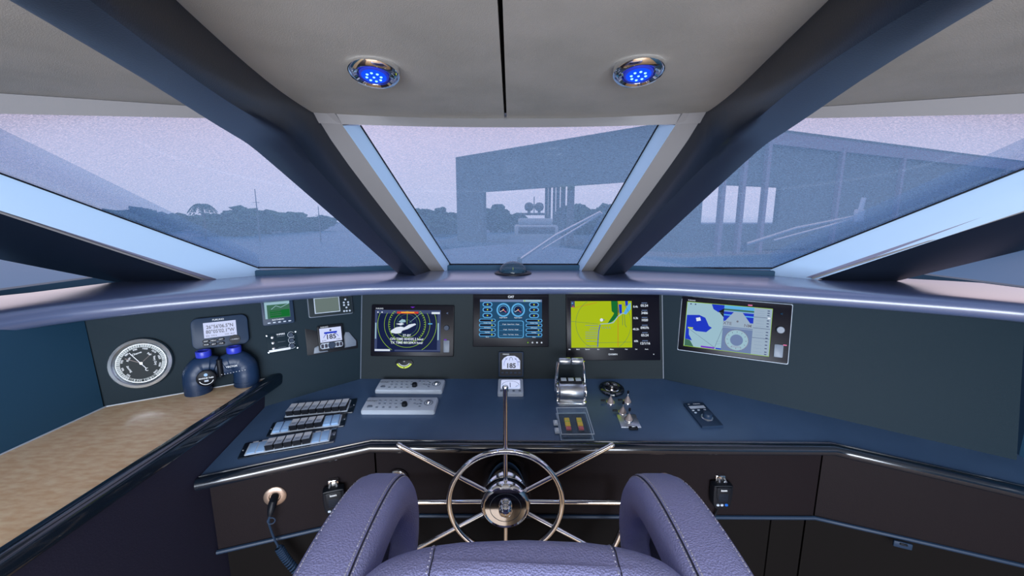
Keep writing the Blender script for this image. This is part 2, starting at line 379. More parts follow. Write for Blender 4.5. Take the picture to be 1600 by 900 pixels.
# side windows and their outboard frames
RIM = clear_material('blue glass rim', (.10, .26, .50), .80)
def rim_strip(px, S, root):
    slab([hit(*p, S, -.085) for p in px], .004, RIM, Vector(S[1]).normalized()).build('glass_rim', root, smooth=False)
rim_strip([(655, 335), (702, 403), (704, 416), (680, 376)], WP, win); rim_strip([(951, 315), (904, 403), (902, 416), (930, 366)], WP, win)
def side_window(idx, s, S, inn, out, grey, top, bot, sliver):
    root = bpy.data.objects.new('window_%d' % idx, None); COL.objects.link(root); struct(root)
    n = Vector(S[1]).normalized(); g = -.05
    i0, i1 = hit(*inn[0], S, g), hit(*inn[1], S, g); o0, o1 = hit(*out[0], S), hit(*out[1], S)
    ext = lambda a, b, t: a + (a - b) * t
    i0e, o0e = ext(i0, i1, 2.2), ext(o0, o1, 2.2)
    # pane
    pb = [hit(*p, S, g) for p in bot]; pt = [hit(*p, S, g) for p in top]
    slab([pb[0], pb[1], i1, i0e, pt[1] + Vector((-s*0, 0, 0)), pt[0]], .006, PANE, n).build('window_pane', root, smooth=False)
    # reveal
    dn = Vector((0, 0, -.05)); b = B()
    b.faces([i0e, i1, o1, o0e, i0e+dn, i1+dn, o1+dn, o0e+dn], [(0, 1, 2, 3), (7, 6, 5, 4), (0, 4, 5, 1), (1, 5, 6, 2), (2, 6, 7, 3), (3, 7, 4, 0)], M['reveal'])
    fixn(b).build('window_reveal', root)
    # shaded side of the frame, its shade put into a darker lilac
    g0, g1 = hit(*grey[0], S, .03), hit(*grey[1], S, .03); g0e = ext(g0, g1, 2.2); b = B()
    b.faces([o0e + n*.001, o1 + n*.001, g1, g0e, o0e-n*.04, o1-n*.04, g1-n*.04, g0e-n*.04], [(0, 1, 2, 3), (7, 6, 5, 4), (0, 4, 5, 1), (1, 5, 6, 2), (2, 6, 7, 3), (3, 7, 4, 0)], M['reveal_shade'])
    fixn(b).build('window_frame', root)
    B().tube([g0e + n*.002, g1 + n*.002], .004, M['header'], 6).build('gasket', root)
    B().tube([i0e + n*.004, i1 + n*.004], .003, M['black'], 6).build('gasket', root)
    # sill strip
    a, c = pb[0], i1
    d = (c - a).normalized(); b = B()
    T = Matrix.Translation((a + c)/2 + Vector((0, -.012, -.030))) @ Matrix.Rotation(math.atan2(d.y, d.x), 4, 'Z')
    b.box((0, 0, 0), ((c-a).length + .02, .03, .066), M['blind'], .004, T=T); b.build('window_sill', root)
    B().tube([a + Vector((0, -.008, .001)), c + Vector((0, -.008, .001))], .0035, M['black'], 6).build('gasket', root)
    return g0e, g1
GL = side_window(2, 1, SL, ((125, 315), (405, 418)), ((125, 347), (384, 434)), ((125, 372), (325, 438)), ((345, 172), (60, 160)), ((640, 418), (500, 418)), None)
rim_strip([(-260, 75), (404, 399), (406, 420), (-260, 176)], SL, bpy.data.objects['window_2'])
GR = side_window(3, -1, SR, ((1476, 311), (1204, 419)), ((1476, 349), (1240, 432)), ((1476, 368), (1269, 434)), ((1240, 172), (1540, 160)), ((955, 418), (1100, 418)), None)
rim_strip([(1860, 100), (1204, 396), (1203, 420), (1860, 160)], SR, bpy.data.objects['window_3'])
# header strips over the side windows
for s, i, S in ((-1, 2, SL), (1, 3, SR)):
    b = B(); vs = []; fs = []; nn = 10
    n_ = Vector(S[1]).normalized()
    for k in range(nn + 1):
        px = (345 - 400*k/nn) if s < 0 else (1235 + 420*k/nn)
        d_ = abs(px - 800)
        py = 184.5 - 4 * max(0, (d_ - 490)) / 185
        a = hit(px, py, S)
        f = sidef(1)(a.x) - .004
        vs += [(a.x, min(f - .012, a.y - .03), ZC + .002), tuple(a), tuple(a - n_*.06), (a.x, a.y + .12, ZC + .08)]
    for k in range(nn): fs += [(4*k+q, 4*k+(q+1) % 4, 4*k+4+(q+1) % 4, 4*k+4+q) for q in range(4)]
    b.faces(vs, fs, M['header']); struct(fixn(b).build('trim_%d' % i))

# leather wrapped beams: rails run along the ceiling then down the windscreen mullions
def rail(ceil_px, z, win_px, off):
    pts = [hz(*p, z) for p in ceil_px] + [hit(*p, WP, off) for p in win_px]
    pts.sort(key=lambda p: p.y); return pts
def at_y(r, Y):
    if Y <= r[0].y: a, c = r[0], r[1]
    elif Y >= r[-1].y: a, c = r[-2], r[-1]
    else:
        for a, c in zip(r, r[1:]):
            if a.y <= Y <= c.y: break
    t = (Y - a.y) / (c.y - a.y); q = a.lerp(c, t) if 0 <= t <= 1 else a + (c - a) * t
    return q
def beam(idx, I, K, O, s):
    rows = []
    Ys = [.42, .5, .6, .7, .8, .9, 1.0, 1.08, 1.14, 1.2, 1.25, 1.3, 1.36, 1.44, 1.55, 1.7, 1.85, 1.95, 2.02]
    for Y in Ys: rows.append((at_y(I, Y), at_y(K, Y), at_y(O, Y)))
    first = rows[0]; back = Vector((-.05 * s, -3.0, 0)); rows.insert(0, tuple(p + back for p in first))
    # light smoothing along the rails
    for _ in range(2): rows = [rows[0], rows[1]] + [tuple((rows[i-1][k] + rows[i][k]*2 + rows[i+1][k]) / 4 for k in range(3)) for i in range(2, len(rows)-1)] + [rows[-1]]
    b = B(); vs = []; n = 0
    for (i, k, o) in rows:
        nI = (i - k).cross(Vector((0, 1, 0)))
        out = Vector((s * .02, .03, .12)); iu = Vector((0, .02, .06))
        sec = [i + iu, i, i.lerp(k, .5) + Vector((-s*.006, 0, -.006)), i.lerp(k, .82) + Vector((-s*.005, 0, -.005)), k, k.lerp(o, .15) + Vector((0, 0, -.001)), k.lerp(o, .5) + Vector((0, 0, -.002)), k.lerp(o, .9), o + Vector((0, 0, .002)), o + out * .12, o + out]
        n = len(sec); vs += sec
    fs = []
    for r in range(len(rows) - 1): fs += [(r*n+q, r*n+(q+1) % n, (r+1)*n+(q+1) % n, (r+1)*n+q) for q in range(n)]
    fs += [tuple(range(n)), tuple(reversed(range((len(rows)-1)*n, len(rows)*n)))]
    b.faces(vs, fs, M['beam']); o_ = fixn(b).build('trim_%d' % idx)
    for p in o_.data.polygons: p.use_smooth = True
    return struct(o_)
ZB = 1.875; OB = .06
beam(4, rail([(279, 0), (357, 75), (430, 138)], ZC + .004, [(495, 194), (557, 280), (674, 426)], 0),
     rail([(148, 6), (229, 67), (295, 119), (354, 159)], ZB, [(448, 212), (510, 280), (646, 427)], .105),
     rail([(125, 67), (229, 127), (317, 184)], ZB, [(395, 230), (451, 280), (540, 355), (621, 427)], OB), -1)
beam(5, rail([(1291, 0), (1199, 91), (1150, 142)], ZC + .004, [(1100, 190), (1036, 278), (926, 426)], 0),
     rail([(1449, 0), (1339, 62), (1239, 137)], ZB, [(1149, 216), (1077, 278), (945, 427)], .105),
     rail([(1476, 47), (1374, 106), (1263, 184)], ZB, [(1189, 231), (1138, 278), (977, 427)], OB), 1)
# second pair of dark beams outboard of the frames
def beam2(idx, s, G, low0, low1, S):
    g0, g1 = G; n = Vector(S[1]).normalized()
    l0, l1 = hit(*low0, S, .0), hit(*low1, S, .0); l0 = l0 + (l0 - l1) * 3.2
    b = B(); rows = []
    for t in (0, .25, .5, .75, 1):
        a, c = g0.lerp(g1, t), l0.lerp(l1, t)
        rows.append([a, a.lerp(c, .3) + n*.012, a.lerp(c, .7) + n*.012, c, c - n*.08, a - n*.08])
    vs = [p for r in rows for p in r]; fs = []
    for r in range(4): fs += [(r*6+q, r*6+(q+1) % 6, (r+1)*6+(q+1) % 6, (r+1)*6+q) for q in range(6)]
    fs += [tuple(range(6)), tuple(range(24, 30))]
    b.faces(vs, fs, M['beam']); struct(fixn(b).build('trim_%d' % idx))
beam2(6, -1, GL, (125, 430), (222, 449), SL)
beam2(7, 1, GR, (1476, 421), (1386, 443), SR)
# snap studs on the beams
for px, py, lab in ((466, 270, 'small round snap stud on the left leather beam'), (1128, 264, 'small round snap stud on the right leather beam')):
    T = spot(WP, px, py, OB + .008)
    tag(B().lathe([(.0085, -.006), (.0085, .002), (.006, .004), (.005, .002), (.001, .002)], M['black'], 20).build('snap_stud', T=T), lab, 'snap stud', 'snap studs on the beams')

# padded coaming under the windscreen: long sweep following the instrument panels
path = [(-1.62, -1.0), (-1.56, .5), (-1.50, 1.05), (-1.36, 1.31), (-.72, 1.69), (-.5, 1.722), (0, 1.722), (.5, 1.722), (.74, 1.69), (1.56, 1.31), (1.72, 1.1), (1.78, .5), (1.80, -1.0)]
pth = smooth_path([(x, y, 0) for x, y in path], 3)
prof = [(-.01, 1.336), (.035, 1.337), (.052, 1.343), (.061, 1.354), (.064, 1.367), (.060, 1.380), (.048, 1.391), (.030, 1.397), (0, 1.400), (-.06, 1.402), (-.16, 1.404)]
b = B(); vs = []; n = len(prof) + 2; fs = []
for i, p in enumerate(pth):
    d = (pth[min(i+1, len(pth)-1)] - pth[max(i-1, 0)]).normalized(); m_ = Vector((d.y, -d.x, 0))
    for r, z in prof: vs.append(p + m_ * r + Vector((0, 0, z)))
    # outer edge fans out to the hull/windscreen base
    q = p - m_ * .30
    if p.y > 1.2: q = Vector((p.x * (1.16 if abs(p.x) > .7 else 1.02), max(q.y, p.y + .36), 0))
    vs.append(q + Vector((0, 0, 1.404))); vs.append(q + Vector((0, 0, 1.3365)))
for i in range(len(pth) - 1): fs += [(i*n+q, i*n+(q+1) % n, (i+1)*n+(q+1) % n, (i+1)*n+q) for q in range(n)]
b.faces(vs, fs, M['coaming']); co = fixn(b).build('padded_coaming')
tag(co, 'long padded navy leatherette coaming above the instrument panels, under the windscreen', 'coaming')

# hull sides, aft bulkhead with doorway, side windows
struct(B().box((-1.97, -.3, .68), (.06, 4.6, 1.42), M['blind']).build('wall_left'))
struct(B().box((2.05, -.3, .68), (.06, 4.6, 1.42), M['blind']).build('wall_right'))
b = B(); b.box((-1.66, -2.62, 1.0), (.7, .05, 2.0), M['blind']); b.box((1.7, -2.62, 1.0), (.7, .05, 2.0), M['blind']); b.box((0, -2.62, 1.96), (2.7, .05, .08), M['blind'])
struct(b.build('wall_back'))
for i, s in ((4, -1), (5, 1)):
    X = -1.97 if s < 0 else 2.05
    root = bpy.data.objects.new('window_%d' % i, None); COL.objects.link(root); struct(root)
    B().box((X, -.6, 1.68), (.006, 3.9, .54), PANE).build('window_pane', root, smooth=False)
    b = B()
    for Y in (-2.55, -1.2, .2): b.box((X, Y, 1.68), (.05, .09, .56), M['beam'], .01)
    b.build('window_post', root)

# ================================================================== HELM CONSOLE
def con_z(Y): return .90 + (Y - 1.25) * SLOPE
console = thing('helm_worktop', 'navy blue helm worktop with black rounded front edge, carrying keypads and levers', 'worktop', Matrix.Translation((0, 1.25, .90)))
cabinet = thing('helm_cabinet', 'brown black helm cabinet below the worktop with ledge and dark kick panels', 'cabinet', Matrix.Translation((0, 1.3, 0)))
def adopt(o, root): o.parent = root; o.matrix_parent_inverse = root.matrix_basis.inverted(); return o
nC = Vector(CON[1]).normalized()
top_pts = [(-.962, 1.098), (-.484, 1.255), (1.09, 1.243), (1.37, 1.13), (1.80, .95), (1.80, 1.16), (R0 + dr*.92)[:2], (.656, 1.641), (-.66, 1.641), (-.962, 1.455)]
P = [Vector((x, y, con_z(y))) for x, y in [(p[0], p[1]) for p in top_pts]]
adopt(slab(P, .03, M['laminate'], nC).build('countertop'), console)
# lacquered bullnose along the front edge with a raised lip
fe = [Vector((x, y, con_z(y))) for x, y in [(-.962, 1.098), (-.484, 1.255), (1.09, 1.243), (1.37, 1.13), (1.80, .95)]]
def densify(p, n=10): return [a.lerp(c, k/n) for a, c in zip(p, p[1:]) for k in range(n)] + [p[-1]]
fed = densify(fe, 6)
bn_ = B().tube([p + Vector((0, -.004, -.016)) for p in fed], .0185, M['edge'], 14).build('bullnose_edge')
adopt(bn_, console); adopt(B().tube([p + Vector((0, .008, .002)) for p in fed], .0035, M['edge'], 8).build('raised_lip'), console)
# instrument panels
def wall_panel(name, a, c, m, z1=1.334, nrm=None, th=.02):
    d = (c - a).normalized(); mm = Vector((d.y, -d.x, 0))
    lean = lambda p, z: Vector((p.x, p.y, 0)) - mm * .21 * (z - .97) + Vector((0, 0, z))
    pts = [lean(a, con_z(a.y) - .01), lean(c, con_z(c.y) - .01), lean(c, z1), lean(a, z1)]
    o = slab(pts, th, m, (mm + Vector((0, 0, .21)))).build(name)
    return o
tag(wall_panel('instrument_panel', Vector((-.66, 1.641, 0)), Vector((.66, 1.641, 0)), M['panelc']), 'centre slate grey instrument panel with three screens', 'instrument panel')
def wing(name, P0, d, L, m, n, lab):
    def q(t, z):
        base = P0 + d * t
        return Vector((base.x, base.y, 0)) - Vector((n.x, n.y, 0)) * .21 * (z - .97) + Vector((0, 0, z))
    z0a, z0b = con_z(P0.y) - .01, con_z((P0 + d*L).y) - .02
    # mitre with the centre panel: share its leaning edge
    top = Vector((P0.x, 1.641 + .21 * (1.334 - .97), 1.334))
    tag(slab([Vector((P0.x, P0.y, z0a)), q(L, z0b), q(L, 1.334), top], .02, m, n + Vector((0, 0, .21))).build(name), lab, 'instrument panel')
wing('instrument_panel', L0, dl, .845, M['panelw'], ml, 'left dark teal wing panel holding the barometer and small displays')
wing('instrument_panel', R0, dr, 1.08, M['panelw'], mr_, 'right dark teal wing panel, long and bare apart from one display')
# pale seams where the panels meet
for s in (-1, 1):
    tag(B().tube([Vector((s*.66, 1.640, .972)), Vector((s*.66, 1.640 + .21*.36, 1.332))], .0022, M['midp'], 6).build('seam_strip'), 'thin grey seam strip at the %s end of the centre instrument panel' % ('left' if s < 0 else 'right'), 'seam strip')
CAB_ = None; _n0 = set(bpy.data.objects)
# fascia under the worktop: three boards, ledge and recessed kick panels
inset = .045
fc = [Vector((-.962, 1.135, 0)), Vector((-.490, 1.300, 0)), Vector((1.10, 1.288, 0)), Vector((1.39, 1.172, 0)), Vector((1.83, .99, 0))]
def board(name, a, c, z0, z1, m, th=.018, gap=.003):
    d = (c - a).normalized(); mm = Vector((d.y, -d.x, 0)); a = a + d*gap; c = c - d*gap
    b = B(); vs = [Vector((a.x, a.y, z0)), Vector((c.x, c.y, z0)), Vector((c.x, c.y, z1)), Vector((a.x, a.y, z1))]
    slab(vs, th, m, mm, b); return b
for (i, j, za, zb) in ((0, 1, .845, .865), (1, 2, .868, .868)):
    board('x', fc[i], fc[j], .585, min(za, zb), M['fascia']).build('fascia_board', CAB_)
b = B(); slab([Vector((fc[2].x+.003, fc[2].y, .585)), Vector((fc[4].x, fc[4].y, .585)), Vector((fc[4].x, fc[4].y, con_z(.99)-.03)), Vector((fc[2].x+.003, fc[2].y, .862))], .018, M['fascia'], (-.38, -.92, 0), b); b.build('fascia_board', CAB_)
B().tube([p + Vector((0, -.004, .585)) for p in densify(fc, 4)], .007, M['navyp'], 8).build('ledge_trim', CAB_)
for i, j in ((0, 1), (1, 2), (2, 4)):
    a, c = fc[i] + Vector((0, .035, 0)), fc[j] + Vector((0, .035, 0))
    if i == 1:
        mid = Vector((.98, a.y, 0)); board('x', a, mid, .02, .578, M['recess']).build('kick_panel', CAB_); board('x', mid, c, .02, .578, M['recess']).build('kick_panel', CAB_)
    else: board('x', a, c, .02, .578, M['recess']).build('kick_panel', CAB_)
for i, j in ((0, 1), (1, 2), (2, 4)):
    a, c = fc[i] + Vector((0, .06, 0)), fc[j] + Vector((0, .06, 0)); board('x', a, c, .02, .84, M['recess'], .01, -.02).build('carcass', CAB_)
# scribed trim along the fascia top
B().tube([p + Vector((0, -.003, .845)) for p in [fc[1], fc[2]]], .002, M['black'], 6).build('fascia_seam', CAB_)

for o in [o for o in bpy.data.objects if o not in _n0]: adopt(o, cabinet)
# ================================================================== LEFT SIDE CABINET with veneered top
cab = thing('side_cabinet', 'side cabinet left of the helm with pale burl wood top and black lacquered edge', 'cabinet')
slab([(-.945, -.9, 1.04), (-.945, 1.475, 1.04), (-.975, 1.466, 1.04), (-1.349, 1.239, 1.04), (-1.349, -.9, 1.04)], .03, M['wood'], (0, 0, 1)).build('wood_top', cab)
b = B(); b.prism(rrect(.044, .05, .014, 5), 0, 2.46, M['edge'], T=Matrix.Translation((-.938, 1.53, 1.028)) @ Matrix.Rotation(PI/2, 4, 'X')); b.build('lacquered_edge', cab)
slab([(-.965, -.9, .02), (-.965, 1.47, .02), (-.965, 1.47, 1.01), (-.965, -.9, 1.01)], .02, M['sidewall'], (1, 0, 0)).build('side_panel', cab)
struct(slab([(-1.35, 1.228, 1.03), (-1.35, -1.0, 1.03), (-1.415, -1.0, 1.36), (-1.415, 1.275, 1.36)], .03, M['blind'], (1, 0, .2)).build('trim_8'))
struct(slab([(1.66, 1.19, .84), (1.70, -.2, .84), (1.78, -.2, 1.36), (1.73, 1.24, 1.36)], .03, M['blind'], (-1, 0, .2)).build('trim_9'))
# pale scribe line where wood meets panel
B().tube([(-1.352, .2, 1.041), (-1.351, 1.236, 1.041), (-.965, 1.472, 1.041)], .0022, M['greyp'], 6).build('scribe_strip', cab)
#PART2
# ================================================================== SCREENS AND INSTRUMENTS
class Face(B):
    """flat artwork on a device face: u,v run 0..1 across / down the face"""
    def __init__(s, w, h, z, clip=None): super().__init__(); s.w, s.h, s.z, s.clip = w, h, z, clip
    def p(s, u, v): return ((u - .5) * s.w, (.5 - v) * s.h)
    def up(s): s.z += .00005; return s.z
    def R(s, u0, v0, u1, v1, m): return s.flat([s.p(u0, v1), s.p(u1, v1), s.p(u1, v0), s.p(u0, v0)], s.up(), m)
    def RR(s, u0, v0, u1, v1, m, r=.3):
        a, b_ = s.p(u0, v1), s.p(u1, v0); W, H = b_[0]-a[0], b_[1]-a[1]
        return s.flat(rrect(W, H, min(W, H)*r, 4, (a[0]+b_[0])/2, (a[1]+b_[1])/2), s.up(), m)
    def Pg(s, pts, m): return s.flat([s.p(*q) for q in pts], s.up(), m)
    def Ln(s, pts, wd, m):
        z = s.up()
        for a, c in zip(pts, pts[1:]): s.line(s.p(*a), s.p(*c), wd, z, m)
        return s
    def C(s, u, v, r, wd, m, a0=0, a1=360, ry=None, n=48):
        z = s.up(); cx, cy = s.p(u, v); last = None
        for k in range(n + 1):
            a = math.radians(a0 + (a1 - a0) * k / n); q = (cx + r * math.cos(a), cy + (ry or r) * math.sin(a))
            ok = True
            if s.clip:
                c0, c1 = s.p(s.clip[0], s.clip[3]), s.p(s.clip[2], s.clip[1]); ok = c0[0] < q[0] < c1[0] and c0[1] < q[1] < c1[1]
            if last and ok: s.line(last, q, wd, z, m)
            last = q if ok else None
        return s
    def D(s, u, v, r, m, ry=None, n=24):
        cx, cy = s.p(u, v); return s.flat([(cx + r*math.cos(2*PI*k/n), cy + (ry or r)*math.sin(2*PI*k/n)) for k in range(n)], s.up(), m)
    def t(s, txt, u, v, hh, m, bold=.02, rot=0, align='CENTER', sxx=1): x, y = s.p(u, v); return s.text(txt, x, y, s.up(), hh * s.h, m, bold=bold, rot=rot, align=align, sxx=sxx)
def bodyp(w, h, d, r, m, name, root, z0=0, bev=.002): return B().prism(rrect(w, h, r), z0, d, m, bev=bev).build(name, root)
def knob(root, x, y, z, r, h, m, name='knob'):
    return B().lathe([(r, 0), (r, h*.7), (r*.88, h), (.0001, h)], m, 24, T=Matrix.Translation((x, y, z))).build(name, root)

# ---- left radar display
T, w_, h_ = frame(CEN, (584, 476), (711, 477), (708, 557), (578, 556))
d = thing('radar_display', 'wide black display showing a radar picture with green range rings', 'display', T)
bodyp(w_, h_, .010, .005, M['bezel'], 'bezel', d)
f = Face(w_, h_, .0101, (.055, .115, .835, .90)); f.R(.045, .10, .84, .915, NAVY)
f.R(.045, .10, .84, .17, SLATE); f.R(.045, .10, .075, .9, SLATE); f.R(.80, .10, .84, .9, SLATE)
CU, CV = .435, .38
for r, m_ in ((.028, OLIVE), (.062, OLIVE), (.078, LIME), (.112, LIME), (.138, LIME)): f.C(CU, CV, w_*r*2.0, .0014, m_)
for k in range(48):
    a = 2*PI*k/48; cx, cy = f.p(CU, CV); r0, r1 = w_*.205, w_*.222
    q = (cx + r1*math.cos(a), cy + r1*math.sin(a)); c0, c1 = f.p(.05, .9), f.p(.83, .12)
    if c0[0] < q[0] < c1[0] and c0[1] < q[1] < c1[1]: f.line((cx + r0*math.cos(a), cy + r0*math.sin(a)), q, .002, f.z, LIME)
f.C(CU, CV, w_*.355, .0016, LIME)
f.Ln([(CU, CV), (CU, .12)], .0014, LIME); f.Ln([(CU+.03, .34), (.60, .16)], .0012, LGREY); f.Ln([(.29, .12), (.42, .34)], .001, OLIVE)
f.Pg([(.24, .50), (.30, .44), (.36, .42), (.40, .44), (.46, .38), (.53, .36), (.545, .38), (.50, .42), (.44, .47), (.38, .50), (.36, .55), (.30, .56), (.24, .54)], W_)
f.Pg([(.33, .33), (.37, .28), (.41, .29), (.42, .33), (.37, .35)], LGREY); f.Pg([(.30, .37), (.37, .35), (.40, .37), (.36, .40)], W_)
f.R(.31, .13, .57, .17, RED); f.R(.36, .135, .52, .16, ORNG); f.R(.73, .135, .83, .175, W_); f.D(.08, .145, .003, W_); f.D(.13, .145, .003, W_)
f.R(.05, .35, .065, .66, LGREY); f.R(.805, .35, .82, .68, LGREY); f.R(.69, .355, .74, .375, CYAN); f.R(.05, .862, .235, .898, W_)
f.R(.29, .87, .80, .9, SLATE)
f.t('ST-BY', CU, .595, .044, W_, .03); f.t('ON TIME 004505.2 hour', CU, .665, .046, W_, .03); f.t('TX TIME 001204.4 hour', CU, .735, .046, W_, .03)
f.t('FURUNO', .10, .075, .026, W_); f.Pg([(.47, .035), (.53, .035), (.50, .06)], VIOLET)
f.t('<', .92, .16, .05, MGREY)
f.build('radar_screen', d, smooth=False)
knob(d, *f.p(.915, .44), .010, .012, .010, M['navyp']); B().prism(rrect(.026, .052, .004, cx=f.p(.915, .80)[0], cy=f.p(.915, .80)[1]), .010, .013, M['midp'], bev=.001).build('card_slot_cover', d)
B().flat(rrect(.012, .004, .001, cx=f.p(.90, .67)[0], cy=f.p(.9, .67)[1]), .0102, VIOLET).build('indicator_light', d, smooth=False)
# ---- engine monitor
T, w_, h_ = frame(CEN, (740, 460), (857, 460), (857, 542), (739, 541))
d = thing('engine_display', 'black display with two round tachometer dials and blue engine gauges', 'display', T)
bodyp(w_, h_, .012, .003, M['bezel'], 'bezel', d)
f = Face(w_, h_, .0121); f.R(.09, .10, .91, .83, TEAL); f.R(.09, .10, .91, .145, MGREY); f.R(.66, .105, .89, .14, LGREY); f.D(.68, .123, .003, LIME)
for u in (.40, .595):
    f.D(u, .30, .030, CYAN); f.D(u, .30, .0235, TEAL); f.D(u, .30, .021, NAVY); f.C(u, .30, .018, .002, CYAN, -20, 200)
    f.Ln([(u, .30), (u-.045, .335)], .0022, W_); f.Ln([(u, .30), (u+.04, .345)], .0022, PINK); f.D(u, .295, .003, ORNG); f.RR(u-.04, .345, u+.04, .385, TEAL); f.t('Engine Speed', u, .445, .02, W_)
for u in (.19, .805):
    for v in (.195, .295, .405):
        f.RR(u-.065, v-.045, u+.065, v+.045, CYAN, .5); f.RR(u-.052, v-.03, u+.052, v+.03, NAVY, .5); f.D(u, v, .003, YEL)
    for v, n_ in ((.50, 'Coolant Temp'), (.59, 'Oil Pressure'), (.68, 'Fuel Rate'), (.77, 'Boost')):
        f.RR(u-.11, v-.032, u+.11, v+.032, CYAN, .5); f.RR(u-.10, v-.022, u+.10, v+.022, NAVY, .5); f.R(u-.085, v-.01, u+.03, v+.01, DARKS); f.D(u+.06, v, .0028, YEL); f.t(n_, u, v+.045, .018, W_)
f.RR(.33, .50, .67, .83, CYAN, .12); f.RR(.34, .51, .66, .82, TEAL, .1)
for v, s_ in ((.57, '0.0 gph   Engine Hours   0.0 gph'), (.67, '0.0 gph   Total Fuel   0.0 gph'), (.765, '0.0 kts   Trip Totals   0.0 kts')): f.t(s_, .5, v, .018, W_); f.Ln([(.35, v+.02), (.65, v+.02)], .0006, CYAN)
f.t('CAT', .5, .05, .042, W_, .06)
for u, m_ in ((.725, GREEN), (.785, W_), (.845, W_), (.905, W_)): f.D(u, .915, .0035, m_)
f.D(.725, .915, .0022, LIME); f.t('0', .785, .915, .02, INK)
f.build('engine_screen', d, smooth=False)
# ---- chart plotter
T, w_, h_ = frame(CEN, (883, 458), (1031, 458), (1028, 562), (886, 563))
d = thing('chart_plotter', 'large black chart plotter with a yellow green map and column of numbers', 'display', T)
bodyp(w_, h_, .013, .004, M['bezel'], 'bezel', d)
f = Face(w_, h_, .0131, (.05, .12, .70, .81)); f.R(.05, .12, .70, .81, MAPG)
f.Pg([(.48, .12), (.55, .12), (.565, .28), (.545, .36), (.515, .40), (.465, .45), (.44, .45), (.50, .33), (.51, .30), (.485, .27)], GREEN)
f.Pg([(.56, .17), (.595, .17), (.595, .30), (.57, .31)], BLUE); f.Pg([(.63, .12), (.66, .12), (.66, .18), (.635, .20)], BLUE); f.Pg([(.65, .20), (.69, .14), (.69, .24), (.64, .32), (.61, .31)], CYAN)
f.Ln([(.44, .455), (.50, .44), (.55, .35), (.60, .30), (.62, .30)], .004, LGREY); f.Ln([(.36, .46), (.44, .455)], .003, LGREY)
f.Ln([(.555, .12), (.548, .80)], .0015, RED); f.Ln([(.05, .42), (.34, .46)], .0012, OLIVE); f.Ln([(.08, .22), (.33, .14)], .0012, RED); f.Ln([(.30, .74), (.69, .73)], .0012, OLIVE)
f.C(.38, .45, w_*.28, .0012, OLIVE, 90, 270); f.C(.38, .45, w_*.31, .0012, OLIVE, -60, 60)
f.Ln([(.36, .47), (.345, .56), (.335, .70), (.33, .80)], .0035, BLUE)
for v, u in ((.48, .20), (.515, .25), (.545, .24), (.58, .20), (.61, .20), (.64, .20), (.67, .20), (.715, .21), (.785, .20)): f.Ln([(u, v), (.345, v)], .0018, MGREY)
for u in (.38, .405, .43, .455): f.Ln([(u, .50), (u+.012, .53)], .002, MGREY)
f.Ln([(.60, .32), (.60, .48)], .0018, OLIVE); f.Ln([(.62, .32), (.625, .47), (.64, .51)], .0018, OLIVE)
f.D(.375, .40, .007, W_); f.D(.40, .40, .0025, BLUE); f.R(.05, .12, .09, .21, SLATE); f.D(.065, .15, .003, CYAN); f.R(.065, .19, .08, .205, RED)
f.Pg([(.05, .6), (.20, .6), (.44, .60), (.38, .80), (.05, .8)], LIME) if False else None
for v, s_ in ((.19, '05:24'), (.30, '3486'), (.405, '1020'), (.52, '0907h'), (.63, '05:24'), (.75, '12/1/16')): f.t(s_, .835, v, .036, W_, .03); f.R(.805, v-.045, .865, v-.035, MGREY)
for v, s_ in ((.205, '0.4k'), (.375, '0.3k'), (.54, '40.2h'), (.715, '60k')): f.t(s_, .74, v, .03, W_, .03)
for u, s_ in ((.03, 'Mk'), (.12, 'Mark'), (.22, 'Search'), (.335, 'Go'), (.48, 'Menu'), (.635, 'Nav'), (.74, 'Set'), (.85, 'Auto')): f.t(s_, u, .835, .018, W_)
f.t('GARMIN', .49, .91, .026, W_); f.D(.925, .91, .0022, W_)
f.build('chart_screen', d, smooth=False)
# ---- right multifunction display
T, w_, h_ = frame(RP, (1067, 463.5), (1236, 476), (1231, 569), (1059, 545))
d = thing('navigation_display', 'tilted looking black display on the right panel with blue grey chart and compass rose', 'display', T)
B().prism(rrect(w_ + .006, h_ + .006, .005), 0, .006, M['greyp'], bev=.001).build('mounting_rim', d)
bodyp(w_, h_, .012, .005, M['bezel'], 'bezel', d, z0=.006)
f = Face(w_, h_, .0121, (.055, .115, .835, .90)); U0, V0, U1, V1 = .055, .10, .835, .91
f.R(U0-.004, V0-.008, U1+.004, V1+.008, LIME); f.R(U0, V0, .41, V1, LGREY)
f.Pg([(.06, .34), (.18, .32), (.24, .36), (.28, .50), (.31, .53), (.26, .62), (.16, .62), (.09, .56), (.095, .70), (.13, .80), (.06, .78)], BLUE)
f.Pg([(.29, .10), (.41, .10), (.41, .18), (.36, .24), (.31, .19)], BLUE); f.Pg([(.06, .78), (.11, .80), (.15, .91), (.06, .91)], OLIVE); f.Pg([(.36, .22), (.41, .16), (.41, .32)], DARKS); f.Pg([(.15, .38), (.19, .36), (.20, .42), (.16, .44)], W_)
f.R(.08, .56, .13, .585, YEL); f.Ln([(.10, .60), (.35, .88), (.41, .52)], .001, SLATE); f.C(.34, .60, .05, .0006, MGREY, -80, 60); f.C(.36, .5, .06, .0006, MGREY, -90, 90)
f.D(.09, .13, .003, SLATE); f.D(.135, .13, .003, SLATE); f.R(.22, .875, .35, .905, VIOLET); f.R(.36, .88, .41, .905, BLUE)
f.R(.41, .10, .68, .50, GREY); f.R(.41, .10, .68, .20, CYAN); f.R(.41, .16, .68, .19, OLIVE); f.R(.41, .21, .68, .38, BLUE); f.R(.41, .26, .68, .28, CYAN); f.Pg([(.50, .21), (.58, .21), (.67, .42), (.41, .42)], GREY); f.R(.41, .38, .68, .42, GREY); f.D(.54, .37, .004, INK)
